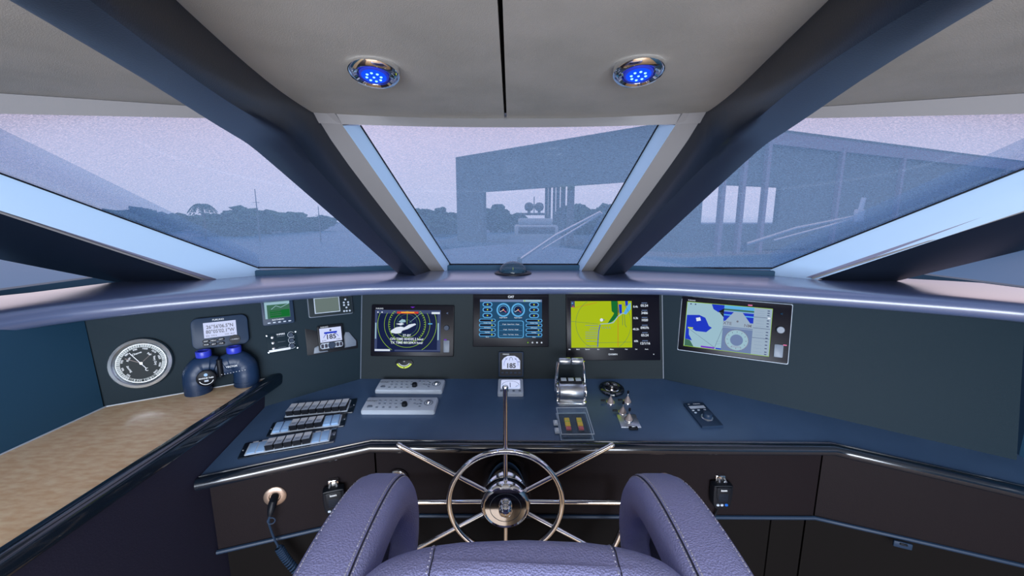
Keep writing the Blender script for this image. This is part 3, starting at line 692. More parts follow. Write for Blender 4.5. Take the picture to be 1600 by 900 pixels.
f.t('XTE', .45, .42, .055, INK); f.t('NM', .635, .43, .055, INK); f.R(.41, .475, .68, .49, MGREY)
f.R(.41, .50, .68, .91, MGREY); f.D(.545, .70, .043, INK); f.D(.545, .70, .0415, GREY); f.D(.545, .70, .0395, LGREY); f.D(.545, .70, .023, MGREY); f.RR(.50, .80, .59, .84, GREY)
cx, cy = f.p(.545, .70); z = f.up()
for k in range(12): a = 2*PI*k/12; f.line((cx+.031*math.cos(a), cy+.031*math.sin(a)), (cx+.036*math.cos(a), cy+.036*math.sin(a)), .002, z, INK)
f.R(.68, .10, U1, V1, GREY)
for v in (.26, .45, .62): f.Ln([(.68, v), (.83, v)], .0015, SLATE)
for k, v in enumerate((.13, .17, .21, .30, .35, .40, .50, .55, .60, .66, .72, .78, .84, .88)): f.R(.795, v, .815, v+.015, SLATE); f.Ln([(.70, v+.02), (.77, v+.02)], .0005, MGREY)
f.R(.80, .25, .825, .275, W_); f.t('FURUNO', .095, .065, .022, W_); f.RR(.62, .055, .66, .075, PINK); f.t('<', .915, .17, .05, TEAL)
f.build('navigation_screen', d, smooth=False)
knob(d, *f.p(.915, .44), .012, .014, .012, M['midp']); B().prism(rrect(.030, .050, .004, cx=f.p(.915, .80)[0], cy=f.p(.915, .80)[1]), .012, .015, M['midp'], bev=.001).build('card_slot_cover', d)
B().flat(rrect(.012, .004, .001, cx=f.p(.965, .69)[0], cy=f.p(.965, .69)[1]), .0122, PINK).build('indicator_light', d, smooth=False)
# ---- gps position display
T, w_, h_ = frame(LP, (297, 499), (387, 490), (390, 536), (303, 547))
d = thing('position_display', 'rounded navy position display reading latitude and longitude on a white lcd', 'display', T)
bodyp(w_, h_, .022, .022, M['navyp'], 'housing', d, bev=.004)
f = Face(w_, h_, .0222); f.R(.215, .17, .785, .66, LCD); f.t("26°56'06.5\"N", .50, .32, .115, INK, .025, sxx=.84); f.t("80°05'02.1\"W", .50, .475, .115, INK, .025, sxx=.84); f.t('SOG  10.05 kt', .34, .60, .045, INK, sxx=.8); f.t('COG  185.4°', .66, .60, .045, INK, sxx=.8); f.t('FURUNO', .48, .10, .055, W_, .03)
f.build('lcd_screen', d, smooth=False)
for k, (u, v) in enumerate(((.24, .76), (.37, .76), (.50, .75), (.24, .87), (.37, .88), (.50, .88))):
    x, y = f.p(u, v); kk = B().prism(rrect(.021, .011, .005, cx=x, cy=y), .022, .0245, M['black'], bev=.001); kk.text(('DISP', 'MENU', 'WPT', 'MOB', 'ENT', 'CLR')[k], x, y, .0247, .0045, M['white']); kk.build('key', d)
x, y = f.p(.74, .80); kk = B().lathe([(.017, .022), (.017, .0245), (.0001, .0245)], M['black'], 24, T=Matrix.Translation((x, y, 0))); kk.text('< CURSOR >', x, y, .0248, .0035, M['white']); kk.build('cursor_pad', d)
# ---- barometer
T = spot(LP, 222, 567, 0, -dl)
d = thing('barometer', 'round brushed steel barometer with dark dial on the left wing panel', 'barometer', T)
B().lathe([(.086, 0), (.086, .010), (.083, .017), (.074, .020), (.068, .015), (.066, .008), (.0001, .008)], M['steel'], 56).build('case', d)
f = B(); f.ring(0, 0, .0600, .011, .0086, M['dialring'], 64); f.lathe([(.0655, .0081), (.0001, .0081)], M['dial'], 56, caps=False)
for k in range(60):
    a = 2*PI*k/60; r0 = .0565 if k % 5 else .055; f.line((r0*math.cos(a), r0*math.sin(a)), (.0635*math.cos(a), .0635*math.sin(a)), .0011 if k % 5 else .002, .0090, M['dial'])
for k, s_ in enumerate(('955', '960', '970', '980', '990', '1000', '1010', '1020', '1030', '1040')):
    a = math.radians(225 - k*30); f.text(s_, .0495*math.cos(a), .0495*math.sin(a), .0090, .0055, M['white'], rot=a - PI/2, bold=.03)
for s_, a_ in (('Stormy', 205), ('Rain', 150), ('Change', 105), ('Fair', 50), ('Very Dry', 5)):
    a = math.radians(a_); f.text(s_, .036*math.cos(a), .036*math.sin(a), .0090, .0062, M['white'], rot=a - PI/2, bold=.03)
for k, ch in enumerate('BAROMETER'):
    a = math.radians(270 + (k-4)*8.5); f.text(ch, .0598*math.cos(a), .0598*math.sin(a), .0092, .007, M['dial'], rot=a + PI/2, bold=.04)
f.build('dial', d)
f = B(); f.line((-.028, .040), (.012, -.02), .0022, .0112, M['white']); f.ring(.0145, -.0235, .0045, .002, .0112, M['white'], 16, 1.2, 5.2); f.build('pointer', d, smooth=False)
f = B(); f.line((-.040, .022), (0, 0), .0016, .0100, M['brass']); f.line((0, 0), (.03, .03), .0009, .0100, M['brass']); f.build('set_hand', d, smooth=False)
B().lathe([(.004, .0081), (.004, .013), (.0001, .0135)], M['steel'], 16).build('hub_cap', d)
# ---- small green lcd display
T, w_, h_ = frame(LP, (407, 470), (458, 466), (459.5, 504), (411, 510))
d = thing('green_lcd_display', 'small grey blue display with a glowing green lcd and row of keys', 'display', T)
bodyp(w_, h_, .02, .008, M['navyp'], 'housing', d, bev=.003)
f = Face(w_, h_, .0202); f.R(.10, .10, .88, .74, OLIVE); f.R(.10, .10, .88, .20, LGREY); f.R(.10, .10, .17, .74, LGREY); f.R(.25, .42, .86, .70, GREEN)
for v in (.46, .54, .61): f.Ln([(.27, v), (.6, v)], .0014, INK)
f.Ln([(.3, .38), (.45, .25), (.6, .33), (.85, .2)], .0018, LGREY); f.t('RAYTHEON', .48, .80, .055, W_, .04)
f.build('lcd_screen', d, smooth=False)
for u in (.20, .36, .52, .68, .84): x, y = f.p(u, .90); B().prism(rrect(.010, .005, .002, cx=x, cy=y), .020, .0225, M['greyp'], bev=.0008).build('key', d)
# ---- switch panel with three knobs
T, w_, h_ = frame(LP, (415, 522), (463, 516), (467, 545), (419, 554))
d = thing('rotary_switch_panel', 'black plate with three small rotary knobs, three toggles and a white label strip', 'switch panel', T)
bodyp(w_, h_, .003, .003, M['panelw'], 'plate', d, bev=.0008)
for v in (.20, .48, .76):
    x, y = B and ((.80-.5)*w_, (.5-v)*h_); knob(d, x, y, .003, .0085, .010, M['navyp']); x2 = (.20-.5)*w_
    B().lathe([(.0058, 0), (.0058, .003), (.0035, .004), (.003, .011), (.0001, .0115)], M['steel'], 16, T=Matrix.Translation((x2, y, .003))).build('toggle', d)
f = Face(w_, h_, .0032); f.t('WIPERS', .47, .10, .08, M['white'], .03)
for v in (.20, .48, .76): f.C(.80, v, .0115, .0012, M['greyp'], 30, 330); f.Ln([(.35, v), (.6, v)], .0008, M['midp'])
f.build('markings', d, smooth=False)
B().box((-.012, -.5*h_ + .010, .0035), (w_*.7, .009, .003), M['white'], .0008).build('label_strip', d)
for u, v in ((.03, .08), (.97, .08), (.97, .92), (.03, .92)): B().lathe([(.003, 0), (.003, .002), (.0001, .0025)], M['steel'], 12, T=Matrix.Translation((*f.p(u, v), .003))).build('screw', d)
# ---- grey rectangular recorder with blank lcd
T, w_, h_ = frame(LP, (479, 463), (548.5, 457.5), (550, 490), (482, 497.5))
d = thing('radio_display', 'dark grey radio display with blank grey green lcd and round keypad', 'display', T)
bodyp(w_, h_, .024, .008, M['midp'], 'housing', d, bev=.004)
bodyp(w_*.97, h_*.92, .0265, .006, M['panelc'], 'front_plate', d, z0=.024, bev=.001)
f = Face(w_, h_, .0267); f.R(.135, .13, .70, .83, M['greyp']); f.R(.155, .16, .685, .80, glow('blank lcd', 130, 148, 145, .6)); f.t('REMOTE CONTROL', .38, .075, .055, W_)
f.build('lcd_screen', d, smooth=False)
for u, v in ((.84, .16), (.84, .30), (.80, .23), (.88, .23), (.80, .44), (.90, .44), (.80, .56), (.90, .56), (.85, .68), (.79, .84), (.85, .84), (.92, .84)):
    x, y = f.p(u, v); B().lathe([(.0042, 0), (.0038, .002), (.0001, .0024)], M['black'] if v < .3 else M['greyp'], 14, T=Matrix.Translation((x, y, .0265))).build('key', d)
# ---- autopilot head; a flat black plate paints in the shade of the cut-out
T, w_, h_ = frame(LP, (476, 510), (555, 501), (559.5, 543.5), (480, 556))
d = thing('autopilot_display', 'autopilot head reading 185 with a round knob, on a flat black plate drawn as a shaded cut-out in the left panel', 'display', T)
B().prism(rrect(w_, h_, .004), 0, .004, M['black'], bev=.001).build('cutout_shade_plate', d)
f = B(); f.prism([(.10*w_, -.42*h_), (.46*w_, -.40*h_), (.47*w_, -.22*h_), (.34*w_, .12*h_), (.27*w_, .14*h_)], .004, .012, M['midp'], bev=.002); f.build('mounting_bracket', d)
f = B(); f.prism([(-.38*w_, -.46*h_), (-.10*w_, -.46*h_), (-.20*w_, -.16*h_), (-.36*w_, -.26*h_)], .004, .010, M['midp'], bev=.002); f.build('mounting_bracket', d)
hw, hh = .50*w_, .86*h_
hx, hy = -.03*w_, .02*h_
B().prism(rrect(hw, hh, .005, cx=hx, cy=hy), .012, .022, M['black'], bev=.002).build('housing', d)
f = Face(hw, hh, .0222); f.R(.08, .10, .92, .66, LCD); f.C(.5, .58, .030, .002, BLUE, 20, 160); f.D(.5, .20, .004, INK); f.R(.25, .26, .75, .33, BLUE); f.t('185', .5, .47, .19, INK, .04); f.t('FURUNO', .28, .055, .05, W_)
f.t('AUTO', .22, .60, .045, INK); f.t('TURN', .78, .60, .045, INK)
o = f.build('lcd_screen', d, smooth=False); o.location = (hx, hy, 0)
f = Face(hw, hh, .0222); f.RR(.06, .70, .94, .92, M['greyp'], .4); f.RR(.09, .73, .20, .89, INK); f.RR(.23, .73, .34, .89, INK); f.RR(.68, .73, .79, .89, INK); f.RR(.81, .73, .92, .89, INK); o = f.build('key_strip', d, smooth=False); o.location = (hx, hy, 0)
knob(d, hx, hy - .31*hh, .0222, .014, .010, M['navyp'])
# ---- inclinometer
T = spot(CEN, 632, 569)
d = thing('inclinometer', 'small half round inclinometer with yellow green arc, under the radar display', 'inclinometer', T)
fan = [(.042*math.cos(a), .042*math.sin(a) + .022) for a in [math.radians(200 + 140*k/20) for k in range(21)]] + [(.030, .020), (-.030, .020)]
B().prism(fan, 0, .006, M['black'], bev=.001).build('housing', d)
f = B(); f.ring(0, .022, .036, .007, .0063, M['lime'], 24, math.radians(212), math.radians(328)); f.ring(0, .022, .0285, .0035, .0063, M['white'], 24, math.radians(215), math.radians(325))
for k in range(9): a = math.radians(218 + k*13); f.line((.0255*math.cos(a), .0255*math.sin(a)+.022), (.031*math.cos(a), .031*math.sin(a)+.022), .0014, .0066, M['black'])
f.text('LIST', 0, .012, .0064, .004, M['white']); f.build('scale', d, smooth=False)
B().lathe([(.0022, .006), (.0022, .008), (.0001, .009)], M['black'], 12, T=Matrix.Translation((0, -.014, 0))).build('ball', d)
# ---- small square heading display
T, w_, h_ = frame(CEN, (779, 549), (818, 549), (818, 588), (779, 588))
d = thing('heading_display', 'small square black display reading 185 on the centre panel, below the engine display', 'display', T)
bodyp(w_, h_, .016, .006, M['navyp'], 'housing', d, bev=.003)
f = Face(w_, h_, .0162); f.RR(.06, .04, .94, .95, M['black'], .05)
f.Pg([(.14, .69), (.86, .69), (.86, .35), (.78, .24), (.64, .16), (.36, .16), (.22, .24), (.14, .35)], LCD); f.C(.5, .50, .030, .0014, BLUE, -10, 60); f.C(.5, .5, .03, .0014, BLUE, 120, 190)
f.Ln([(.43, .34), (.46, .24), (.50, .21), (.54, .24), (.57, .34)], .0018, SLATE); f.t('185', .5, .56, .19, INK, .05); f.t('FURUNO', .30, .10, .045, W_, .03)
f.R(.28, .27, .33, .30, SLATE); f.R(.66, .27, .71, .30, SLATE); f.R(.78, .38, .84, .41, SLATE); f.build('lcd_screen', d, smooth=False)
for u in (.16, .33, .50, .67, .84): x, y = f.p(u, .83); B().prism(rrect(.0115, .008, .003, cx=x, cy=y), .016, .0185, M['navyp'], bev=.0008).build('key', d)
# ---- pale rudder gauge lying on the worktop behind the wheel spoke
T, w_, h_ = frame(CON, (779, 592), (817, 592), (818, 615), (777, 615), .014)
T = T @ Matrix.Translation((0, 0, -.014))
d = thing('rudder_gauge', 'pale blue square gauge flat on the worktop behind the upright wheel spoke', 'gauge', T)
bodyp(w_, h_, .016, .006, M['greyp'], 'housing', d, bev=.003)
f = Face(w_, h_, .0162); f.RR(.12, .10, .88, .72, LCD, .1); f.C(.5, .45, w_*.33, .0018, SLATE, 0, 180, w_*.26); f.C(.5, .45, w_*.33, .001, CYAN, 180, 360, w_*.22); f.Ln([(.48, .30), (.49, .62)], .003, SLATE); f.Ln([(.7, .58), (.78, .48)], .002, SLATE); f.build('gauge_face', d, smooth=False)
for u in (.14, .38, .62, .86): x, y = f.p(u, .85); B().lathe([(.0055, 0), (.005, .002), (.0001, .0025)], M['midp'], 16, T=Matrix.Translation((x, y, .016))).build('key', d)

# ---- keypads for the displays
def keypad(q, lab):
    T, w_, h_ = frame(CON, *q, .016); T = T @ Matrix.Translation((0, 0, -.016))
    d = thing('control_keypad', lab, 'keypad', T, 'display keypads on the worktop')
    B().prism(rrect(w_, h_, .008), 0, .013, M['greyp'], bev=.003).build('housing', d)
    B().prism(rrect(w_*.985, h_*.96, .007), .013, .017, M['pale'] if 0 else M['greyp'], bev=.002).build('face_plate', d)
    f = Face(w_, h_, 0)
    for u, v in [(.20+.075*i + .012*j, .30+.22*j) for i in range(5) for j in range(2)] + [(.20+.09*i, .78) for i in range(4)] + [(.62, .22), (.68, .25), (.75, .25), (.70, .50), (.74, .55), (.78, .35), (.78, .52), (.78, .70)]:
        x, y = f.p(u, v); B().prism(rrect(.009, .006, .0025, cx=x, cy=y), .017, .0195, M['midp'], bev=.0008).build('key', d)
    x, y = f.p(.10, .72); B().prism(rrect(.020, .013, .006, cx=x, cy=y), .017, .0195, M['midp'], bev=.001).build('key', d)
    x, y = f.p(.57, .62); knob(d, x, y, .017, .011, .013, M['black'])
    x, y = f.p(.885, .42); B().ring(x, y, .016, .004, .0172, M['midp'], 28).build('trackball_ring', d); B().lathe([(.0105, .016), (.0100, .020), (.007, .0245), (.0001, .026)], M['chrome'], 24, T=Matrix.Translation((x, y, 0))).build('trackball', d)
    f = Face(w_, h_, .0171); f.t('NAVNET', .09, .30, .09, M['black']); f.build('lettering', d, smooth=False)
keypad(((595, 592), (696, 593), (690.5, 610.5), (585, 610)), 'rear light grey keypad, nearer the radar display')
keypad(((574.6, 620.5), (685, 620.5), (679, 642.5), (563, 642)), 'front light grey keypad, nearer the worktop edge')

# ---- three banks of rocker switches
def rocker(root, x, y, w, h, kind, base=.006):
    b = B()
    if kind == 'up':      # black body, tilted top coloured paler as if lit
        t = [(-h*.5, 0), (h*.5, 0), (h*.5, .010), (h*.05, .014), (-h*.5, .020)]
        vs = []
        for sx_ in (-w/2, w/2): vs += [(x+sx_, y+yy, base+zz) for yy, zz in t]
        b.faces(vs, [(0, 1, 2, 3, 4), (9, 8, 7, 6, 5), (0, 5, 6, 1), (1, 6, 7, 2), (4, 9, 5, 0)], M['black']); b.faces(vs, [(2, 7, 8, 3)], M['white']); b.faces(vs, [(3, 8, 9, 4)], M['greyp'])
        b.line((x-w*.25, y-h*.18), (x+w*.25, y-h*.18), .0016, base+.0175, M['navyp'])
    elif kind == 'low':
        b.box((x, y, base+.003), (w, h, .007), M['pale'], .0012); b.line((x-w*.25, y-h*.2), (x+w*.25, y-h*.2), .0016, base+.0068, M['white'])
    else:
        b.box((x, y, base+.0005), (w, h, .003), M['pale'], .0008)
    fixn(b).build('blank_cover' if kind == 'flat' else 'rocker_switch', root)
def bank(q, kinds, lab, u0, u1, v0, v1):
    T, w_, h_ = frame(CON, *q)
    d = thing('switch_bank', lab, 'switch bank', T, 'rocker switch banks at the left of the worktop')
    bodyp(w_, h_, .004, .003, M['edge'], 'base_plate', d, bev=.001)
    B().prism(rrect((u1-u0)*w_ + .006, (v1-v0)*h_ + .006, .002, cx=((u0+u1)/2-.5)*w_, cy=(.5-(v0+v1)/2)*h_), .004, .006, M['greyp'], bev=.0008).build('rocker_frame', d)
    n = len(kinds); st = (u1-u0)*w_/n
    for k, kd in enumerate(kinds): rocker(d, (u0-.5)*w_ + st*(k+.5), (.5-(v0+v1)/2)*h_, st*.86, (v1-v0)*h_*.94, kd)
    for k in range(n):
        if (k*7) % 5 != 3: B().box(((u0-.5)*w_ + st*(k+.5), (.5-v0)*h_ + .006, .0046), (st*.6, .0035, .0012), M['white'], 0).build('name_label', d)
    for u in (.02, .98): B().lathe([(.0026, .004), (.0024, .0055), (.0001, .006)], M['steel'], 10, T=Matrix.Translation(((u-.5)*w_, 0, 0))).build('screw', d)
bank(((453, 632), (559, 624.5), (551.5, 644), (446, 657)), ['up', 'up', 'up', 'up', 'up', 'up', 'up', 'up'], 'rearmost bank of eight raised rocker switches', .02, .90, .14, .88)
bank(((427, 661), (544, 647), (537.5, 666), (416, 684)), ['low', 'low', 'up', 'up', 'up', 'up', 'low', 'low'], 'middle bank of rocker switches with four low pale ones', .06, .92, .14, .88)
bank(((385, 693), (528, 670), (522, 691), (369, 719)), ['flat', 'flat', 'up', 'up', 'up', 'up', 'up', 'flat', 'flat'], 'front bank of switches with flat blank covers at both ends', .07, .93, .14, .86)

# ---- throttle
T = spot(CON, 892, 628)
d = thing('throttle_control', 'twin chrome engine throttle levers with drum base on the worktop', 'throttle', T)
b = B(); RX = Matrix.Rotation(PI/2, 4, 'Y'); b.lathe([(.001, -.047), (.040, -.047), (.042, -.044), (.042, .044), (.040, .047), (.001, .047)], M['steel'], 40, T=Matrix.Translation((0, .022, .034)) @ RX); b.build('drum', d)
B().prism(rrect(.118, .088, .010), 0, .010, M['chrome'], T=Matrix.Translation((0, .02, 0)), bev=.002).build('base_plate', d)
B().box((0, .032, .079), (.092, .034, .010), M['black'], .003).build('indicator_panel', d)
for k in (-1, 0, 1): B().box((k*.029, .030, .0848), (.022, .020, .003), M['greyp'], .001).build('button', d)
for s in (-1, 1):
    l = B(); l.lathe([(.001, 0), (.034, 0), (.036, .003), (.036, .009), (.030, .013), (.012, .014), (.001, .014)] if s > 0 else [(.001, -.014), (.012, -.014), (.030, -.013), (.036, -.009), (.036, -.003), (.034, 0), (.001, 0)], M['chrome'], 32, T=Matrix.Translation((s*.048, .022, .036)) @ RX)
    l.tube([(s*.057, .022, .036), (s*.056, .040, .080), (s*.053, .052, .125), (s*.049, .056, .150)], [.008, .0065, .006, .007], M['chrome'], 10); lv = fixn(l).build('lever', d)
    B().lathe([(.001, -.023), (.012, -.023), (.014, -.020), (.014, .020), (.012, .023), (.001, .023)], M['steel'], 20, T=Matrix.Translation((s*.0245, .056, .152)) @ RX).build('grip', lv)
# ---- clear guarded stop switches
T, w_, h_ = frame(CON, (871, 637), (917, 637), (927, 678), (876, 679), .028); T = T @ Matrix.Translation((0, 0, -.028))
d = thing('guarded_switch_box', 'clear plastic box over two yellow and red stop switches, in front of the throttle', 'switch box', T)
b = B(); t_ = .003; H = .028
for c, dd in (((0, h_/2, H/2), (w_, t_, H)), ((0, -h_/2, H/2), (w_, t_, H)), ((-w_/2, 0, H/2), (t_, h_, H)), ((w_/2, 0, H/2), (t_, h_, H)), ((0, 0, H), (w_, h_, t_))): b.box(c, dd, CLEAR)
b.build('clear_cover', d, smooth=False)
fr_ = [(-w_/2, -h_/2, H), (w_/2, -h_/2, H), (w_/2, h_/2, H), (-w_/2, h_/2, H)]
B().tube(fr_, .0022, M['greyp'], 6, closed=True).tube([(a, c, 0.003) for a, c, _ in fr_], .0022, M['greyp'], 6, closed=True).build('cover_rim', d)
B().prism(rrect(w_*.86, h_*.86, .003), 0, .006, M['navyp'], bev=.001).build('base_plate', d)
for x in (-.21*w_, .19*w_):
    sw = B(); sw.box((x, .010, .011), (.019, .044, .010), M['yellow'], .002); sw.box((x, .010, .0165), (.015, .004, .002), M['lime'], .0005); sw = sw.build('switch_guard', d)
    B().box((x, -.021, .010), (.018, .014, .008), M['red'], .001).build('switch_tip', sw); B().box((x, -.034, .0075), (.022, .008, .003), M['black'], .0005).build('slot', d)
for y in (.015, -.028):
    B().box((-w_/2 - .009, y, .006), (.018, .022, .010), M['greyp'], .002).box((-w_/2 - .009, y, .012), (.007, .014, .004), M['white'], .001).build('hinge', d)
# ---- joystick ring
T = spot(CON, 955.5, 609)
d = thing('searchlight_control', 'round black dished control with chrome centre, behind the small joysticks', 'control dial', T)
B().lathe([(.050, 0), (.052, .005), (.050, .010), (.042, .014), (.034, .013), (.030, .009), (.0001, .008)], M['edge'], 40).build('bezel', d)
B().lathe([(.031, .0095), (.028, .012), (.015, .010), (.0001, .010)], M['chrome'], 32).build('inner_dish', d)
b = B()
for k in range(3): a = PI/2 + k*2*PI/3; b.tube([(0, 0, .015), (.03*math.cos(a), .03*math.sin(a), .015)], .0032, M['black'], 8)
b.build('spokes', d); knob(d, 0, 0, .012, .008, .012, M['chrome'])
# ---- joysticks with rubber boots
def joystick(px, py, lab, h=.058, plate=False):
    T = spot(CON, px, py); d = thing('joystick', lab, 'joystick', T, 'small booted joysticks on the worktop')
    z0 = 0
    if plate:
        B().prism([(-.036, -.036), (.036, -.036), (.036, .036), (-.036, .036)], 0, .004, M['steel'], bev=.001, T=Matrix.Shear('XY', 4, (0, 0)) if 0 else None).build('mounting_plate', d)
        B().box((.006, -.042, .004), (.030, .014, .008), M['black'], .001).box((.006, -.040, .010), (.014, .006, .004), M['steel'], .001).build('latch', d); z0 = .004
    B().lathe([(.017, z0), (.017, z0+.005), (.0155, z0+.007), (.0001, z0+.007)], M['chrome'], 24).build('collar', d)
    prof = []; k = 7
    for i in range(k): r = .0145 - .0105*i/(k-1); prof += [(r, z0+.007+.024*i/k), (r*.88, z0+.007+.024*(i+.6)/k)]
    B().lathe(prof + [(.0001, z0+.031)], M['brass'], 20).build('boot', d)
    B().tube([(0, 0, z0+.026), (0, .002, z0+h-.014)], .0026, M['chrome'], 10).build('stick', d)
    B().lathe([(.0032, 0), (.0042, .003), (.0042, .011), (.002, .013), (.0001, .013)], M['black'], 14, T=Matrix.Translation((0, .002, z0+h-.015))).build('tip', d)
    if not plate: B().lathe([(.004, -.016), (.004, .0)], M['black'], 10, T=Matrix.Translation((-.020, .004, .010)) @ RX).build('side_clip', d)
joystick(953.5, 630, 'joystick on its own at the left, touching the round dished control')
joystick(980, 629, 'rear right joystick, the one farthest right of the round control', .056)
joystick(972.5, 646, 'joystick just behind the square metal plate', .056)
joystick(982, 658.5, 'joystick standing on the square metal plate, nearest the worktop edge', .056, True)
# ---- right hand remote with rotary knob
T, w_, h_ = frame(CON, (1068, 630), (1098, 630), (1132, 666), (1096, 667.5), .006)
q = [hit(*p, CON, .006) for p in ((1068, 630), (1098, 630), (1132, 666), (1096, 667.5))]
yv = ((q[0]+q[1])/2 - (q[2]+q[3])/2); hL = yv.length; yv.normalize(); xv = yv.cross(nC).normalized(); wL = abs(((q[1]-q[0]+q[2]-q[3])/2).dot(xv))
ce = (q[0]+q[1]+q[2]+q[3])/4 - nC*.006
T = Matrix.Translation(ce) @ Matrix((xv, yv, nC)).transposed().to_4x4()
d = thing('bow_thruster_remote', 'slanted narrow navy remote with rotary knob and small lcd, right side of the worktop', 'remote control', T)
bodyp(wL, hL, .009, .003, M['navyp'], 'housing', d, bev=.002)
f = Face(wL, hL, .0092); f.R(.12, .15, .88, .27, M['greyp']); f.t('FURUNO', .6, .07, .035, M['white'], .03); f.t('EX', .22, .07, .035, M['white']); f.build('lcd_window', d, smooth=False)
for u, v in ((.18, .34), (.45, .34), (.75, .34), (.2, .44)): x, y = f.p(u, v); B().prism(rrect(.009, .006, .002, cx=x, cy=y), .009, .011, M['greyp'], bev=.0006).build('key', d)
x, y = f.p(.55, .66); B().lathe([(.021, 0), (.0215, .002), (.019, .004), (.0001, .004)], M['steel'], 28, T=Matrix.Translation((x, y, .009))).build('knob_ring', d)
kn = []
B().lathe([(.016, .003), (.0165, .008), (.0155, .017), (.013, .020), (.0001, .0205)], M['navyp'], 28, T=Matrix.Translation((x, y, .009))).build('knob', d)

# ---- compass dome on the coaming
dp = hz(801.5, 427, 1.404)
T = Matrix.Translation(dp)
d = thing('compass', 'glass domed compass with dark round flange on top of the coaming', 'compass', T)
B().lathe([(.088, -.006), (.088, .003), (.082, .007), (.070, .008), (.067, .004), (.0001, .004)], M['black'], 48).build('flange', d)
B().lathe([(.067*math.cos(a), .006 + .052*math.sin(a)) for a in [PI/2*k/14 for k in range(14)]] + [(.0001, .058)], DOMEG, 40, caps=False).build('dome', d)
B().lathe([(.054, .004), (.056, .020), (.050, .026), (.0001, .028)], M['navyp'], 40).build('compass_card', d)
B().tube([(0, -.052, .006), (0, -.052, .034)], .0025, M['lime'], 8).build('lubber_line', d)

# ================================================================== FASCIA FITTINGS
FC = ((0, 1.293, .7), (0, -1, 0)); fd = (fc[1] - fc[0]).normalized(); FL = (fc[0].copy(), Vector((fd.y, -fd.x, 0)))
def microphone(pl, px, py, lab, cable):
    T = spot(pl, px, py, 0.0, fd if pl is FL else None)
    d = thing('radio_microphone', lab, 'microphone', T, 'hand microphones on the fascia')
    b = B(); b.box((0, .040, .008), (.034, .036, .016), M['chrome'], .003); b.build('hanger_clip', d)
    for s in (-1, 1): B().tube([(s*.010, .030, .016), (s*.012, .044, .030), (s*.009, .052, .020)], .0035, M['steel'], 8).build('clip_prong', d)
    out = [(-.030, .030), (-.024, .042), (.024, .042), (.031, .030), (.029, -.022), (.018, -.046), (-.016, -.046), (-.028, -.022)]
    B().prism([(x*1.12, y*1.05-.008) for x, y in catmull2(out)], .010, .040, M['black'], bev=.006).build('body', d)
    B().prism([(x*.80, y*.62+.004) for x, y in catmull2(out)], .040, .043, M['black'], bev=.001).build('speaker_grille', d)
    f = B(); f.text('icom', 0, .020, .0435, .008, M['white'], bold=.04); 
    for k in range(5): f.line((-.016, .004-.006*k), (.016, .004-.006*k), .0012, .0434, M['navyp'])
    f.build('lettering', d, smooth=False)
    for x, m_ in ((-.016, M['greyp']), (-.002, M['greyp']), (.014, glow('key blue', 40, 110, 220))): B().prism(rrect(.010, .008, .003, cx=x, cy=-.038), .040, .043, m_, bev=.001).build('key', d)
    B().tube(catmull([(0, -.052, .022), (-.002, -.075, .018)] + cable, 6), .0035, M['black'], 8).build('cable', d)
def catmull2(out, n=5):
    P = [Vector((x, y, 0)) for x, y in out]; k = len(P); r = []
    for i in range(k):
        a, b_, c, d_ = P[(i-1) % k], P[i], P[(i+1) % k], P[(i+2) % k]
        for j in range(n):
            t = j/n; q = .5*((2*b_)+(c-a)*t+(2*a-5*b_+4*c-d_)*t*t+(3*b_-a-3*c+d_)*t**3); r.append((q.x, q.y))
    return list(reversed(r))
microphone(FC, 1121, 762, 'black hand microphone hanging on the fascia right of the seat', [(-.012, -.12, .012), (-.025, -.20, .02), (-.02, -.32, .03)])
microphone(FL, 523, 770, 'black hand microphone hanging on the fascia left of the seat', [(.004, -.11, .012), (.03, -.20, .02), (.02, -.32, .03)])
T = spot(FL, 430, 775, 0, fd)
d = thing('power_socket', 'round champagne coloured socket with a black plug, left end of the fascia', 'socket', T)
B().lathe([(.034, 0), (.034, .003), (.030, .006), (.018, .006), (.016, .002), (.0001, .002)], M['socket'], 36).build('cover_plate', d)
pl_ = B().tube([(0, .002, .004), (-.002, -.006, .030), (-.006, -.022, .040), (-.010, -.038, .042)], [.012, .013, .011, .008], M['black'], 12).build('plug', d)
pts = [Vector(p) for p in [(-.010, -.038, .042), (-.016, -.060, .040), (-.015, -.10, .030), (-.008, -.14, .028), (.000, -.165, .030)]]
cord = catmull(pts, 8)
ax = catmull([(.000, -.165, .030), (.022, -.22, .034), (.060, -.29, .04), (.105, -.36, .045), (.15, -.43, .05)], 60)
hel = []
for i, p in enumerate(ax):
    dd = (ax[min(i+1, len(ax)-1)] - ax[max(i-1, 0)]).normalized(); u_ = Vector((0, 0, 1)); u_ = (u_ - dd*u_.dot(dd)).normalized(); v_ = dd.cross(u_); a = i*2*PI/8; e_ = min(1, i/8)
    hel.append(p + (u_*math.cos(a) + v_*math.sin(a)) * .0115 * e_)
B().tube(cord + hel + [Vector((.155, -.60, .03)), Vector((.14, -.70, .006))], .0036, M['navyp'], 7).build('coiled_cord', d)
B().tube([Vector((-.016+.011*math.cos(a)+.008, -.058+.011*math.sin(a), .042)) for a in [2*PI*k/16 for k in range(16)]], .0022, M['navyp'], 6, closed=True).build('cord_loop', d)
T = spot(FC, 622, 748)
d = thing('fascia_horn', 'round chrome rimmed black fitting on the fascia, behind the left armrest', 'speaker')
d.matrix_world = T
B().lathe([(.038, 0), (.038, .010), (.034, .014), (.028, .012), (.026, .006), (.0001, .006)], M['chrome'], 36).build('rim', d); B().lathe([(.026, .006), (.018, .012), (.0001, .014)], M['black'], 30).build('grille', d)
T = spot(FC, 1036, 750)
d = thing('ignition_lock', 'round champagne metal lock plate on the fascia, mostly hidden by the right armrest', 'lock')
d.matrix_world = T
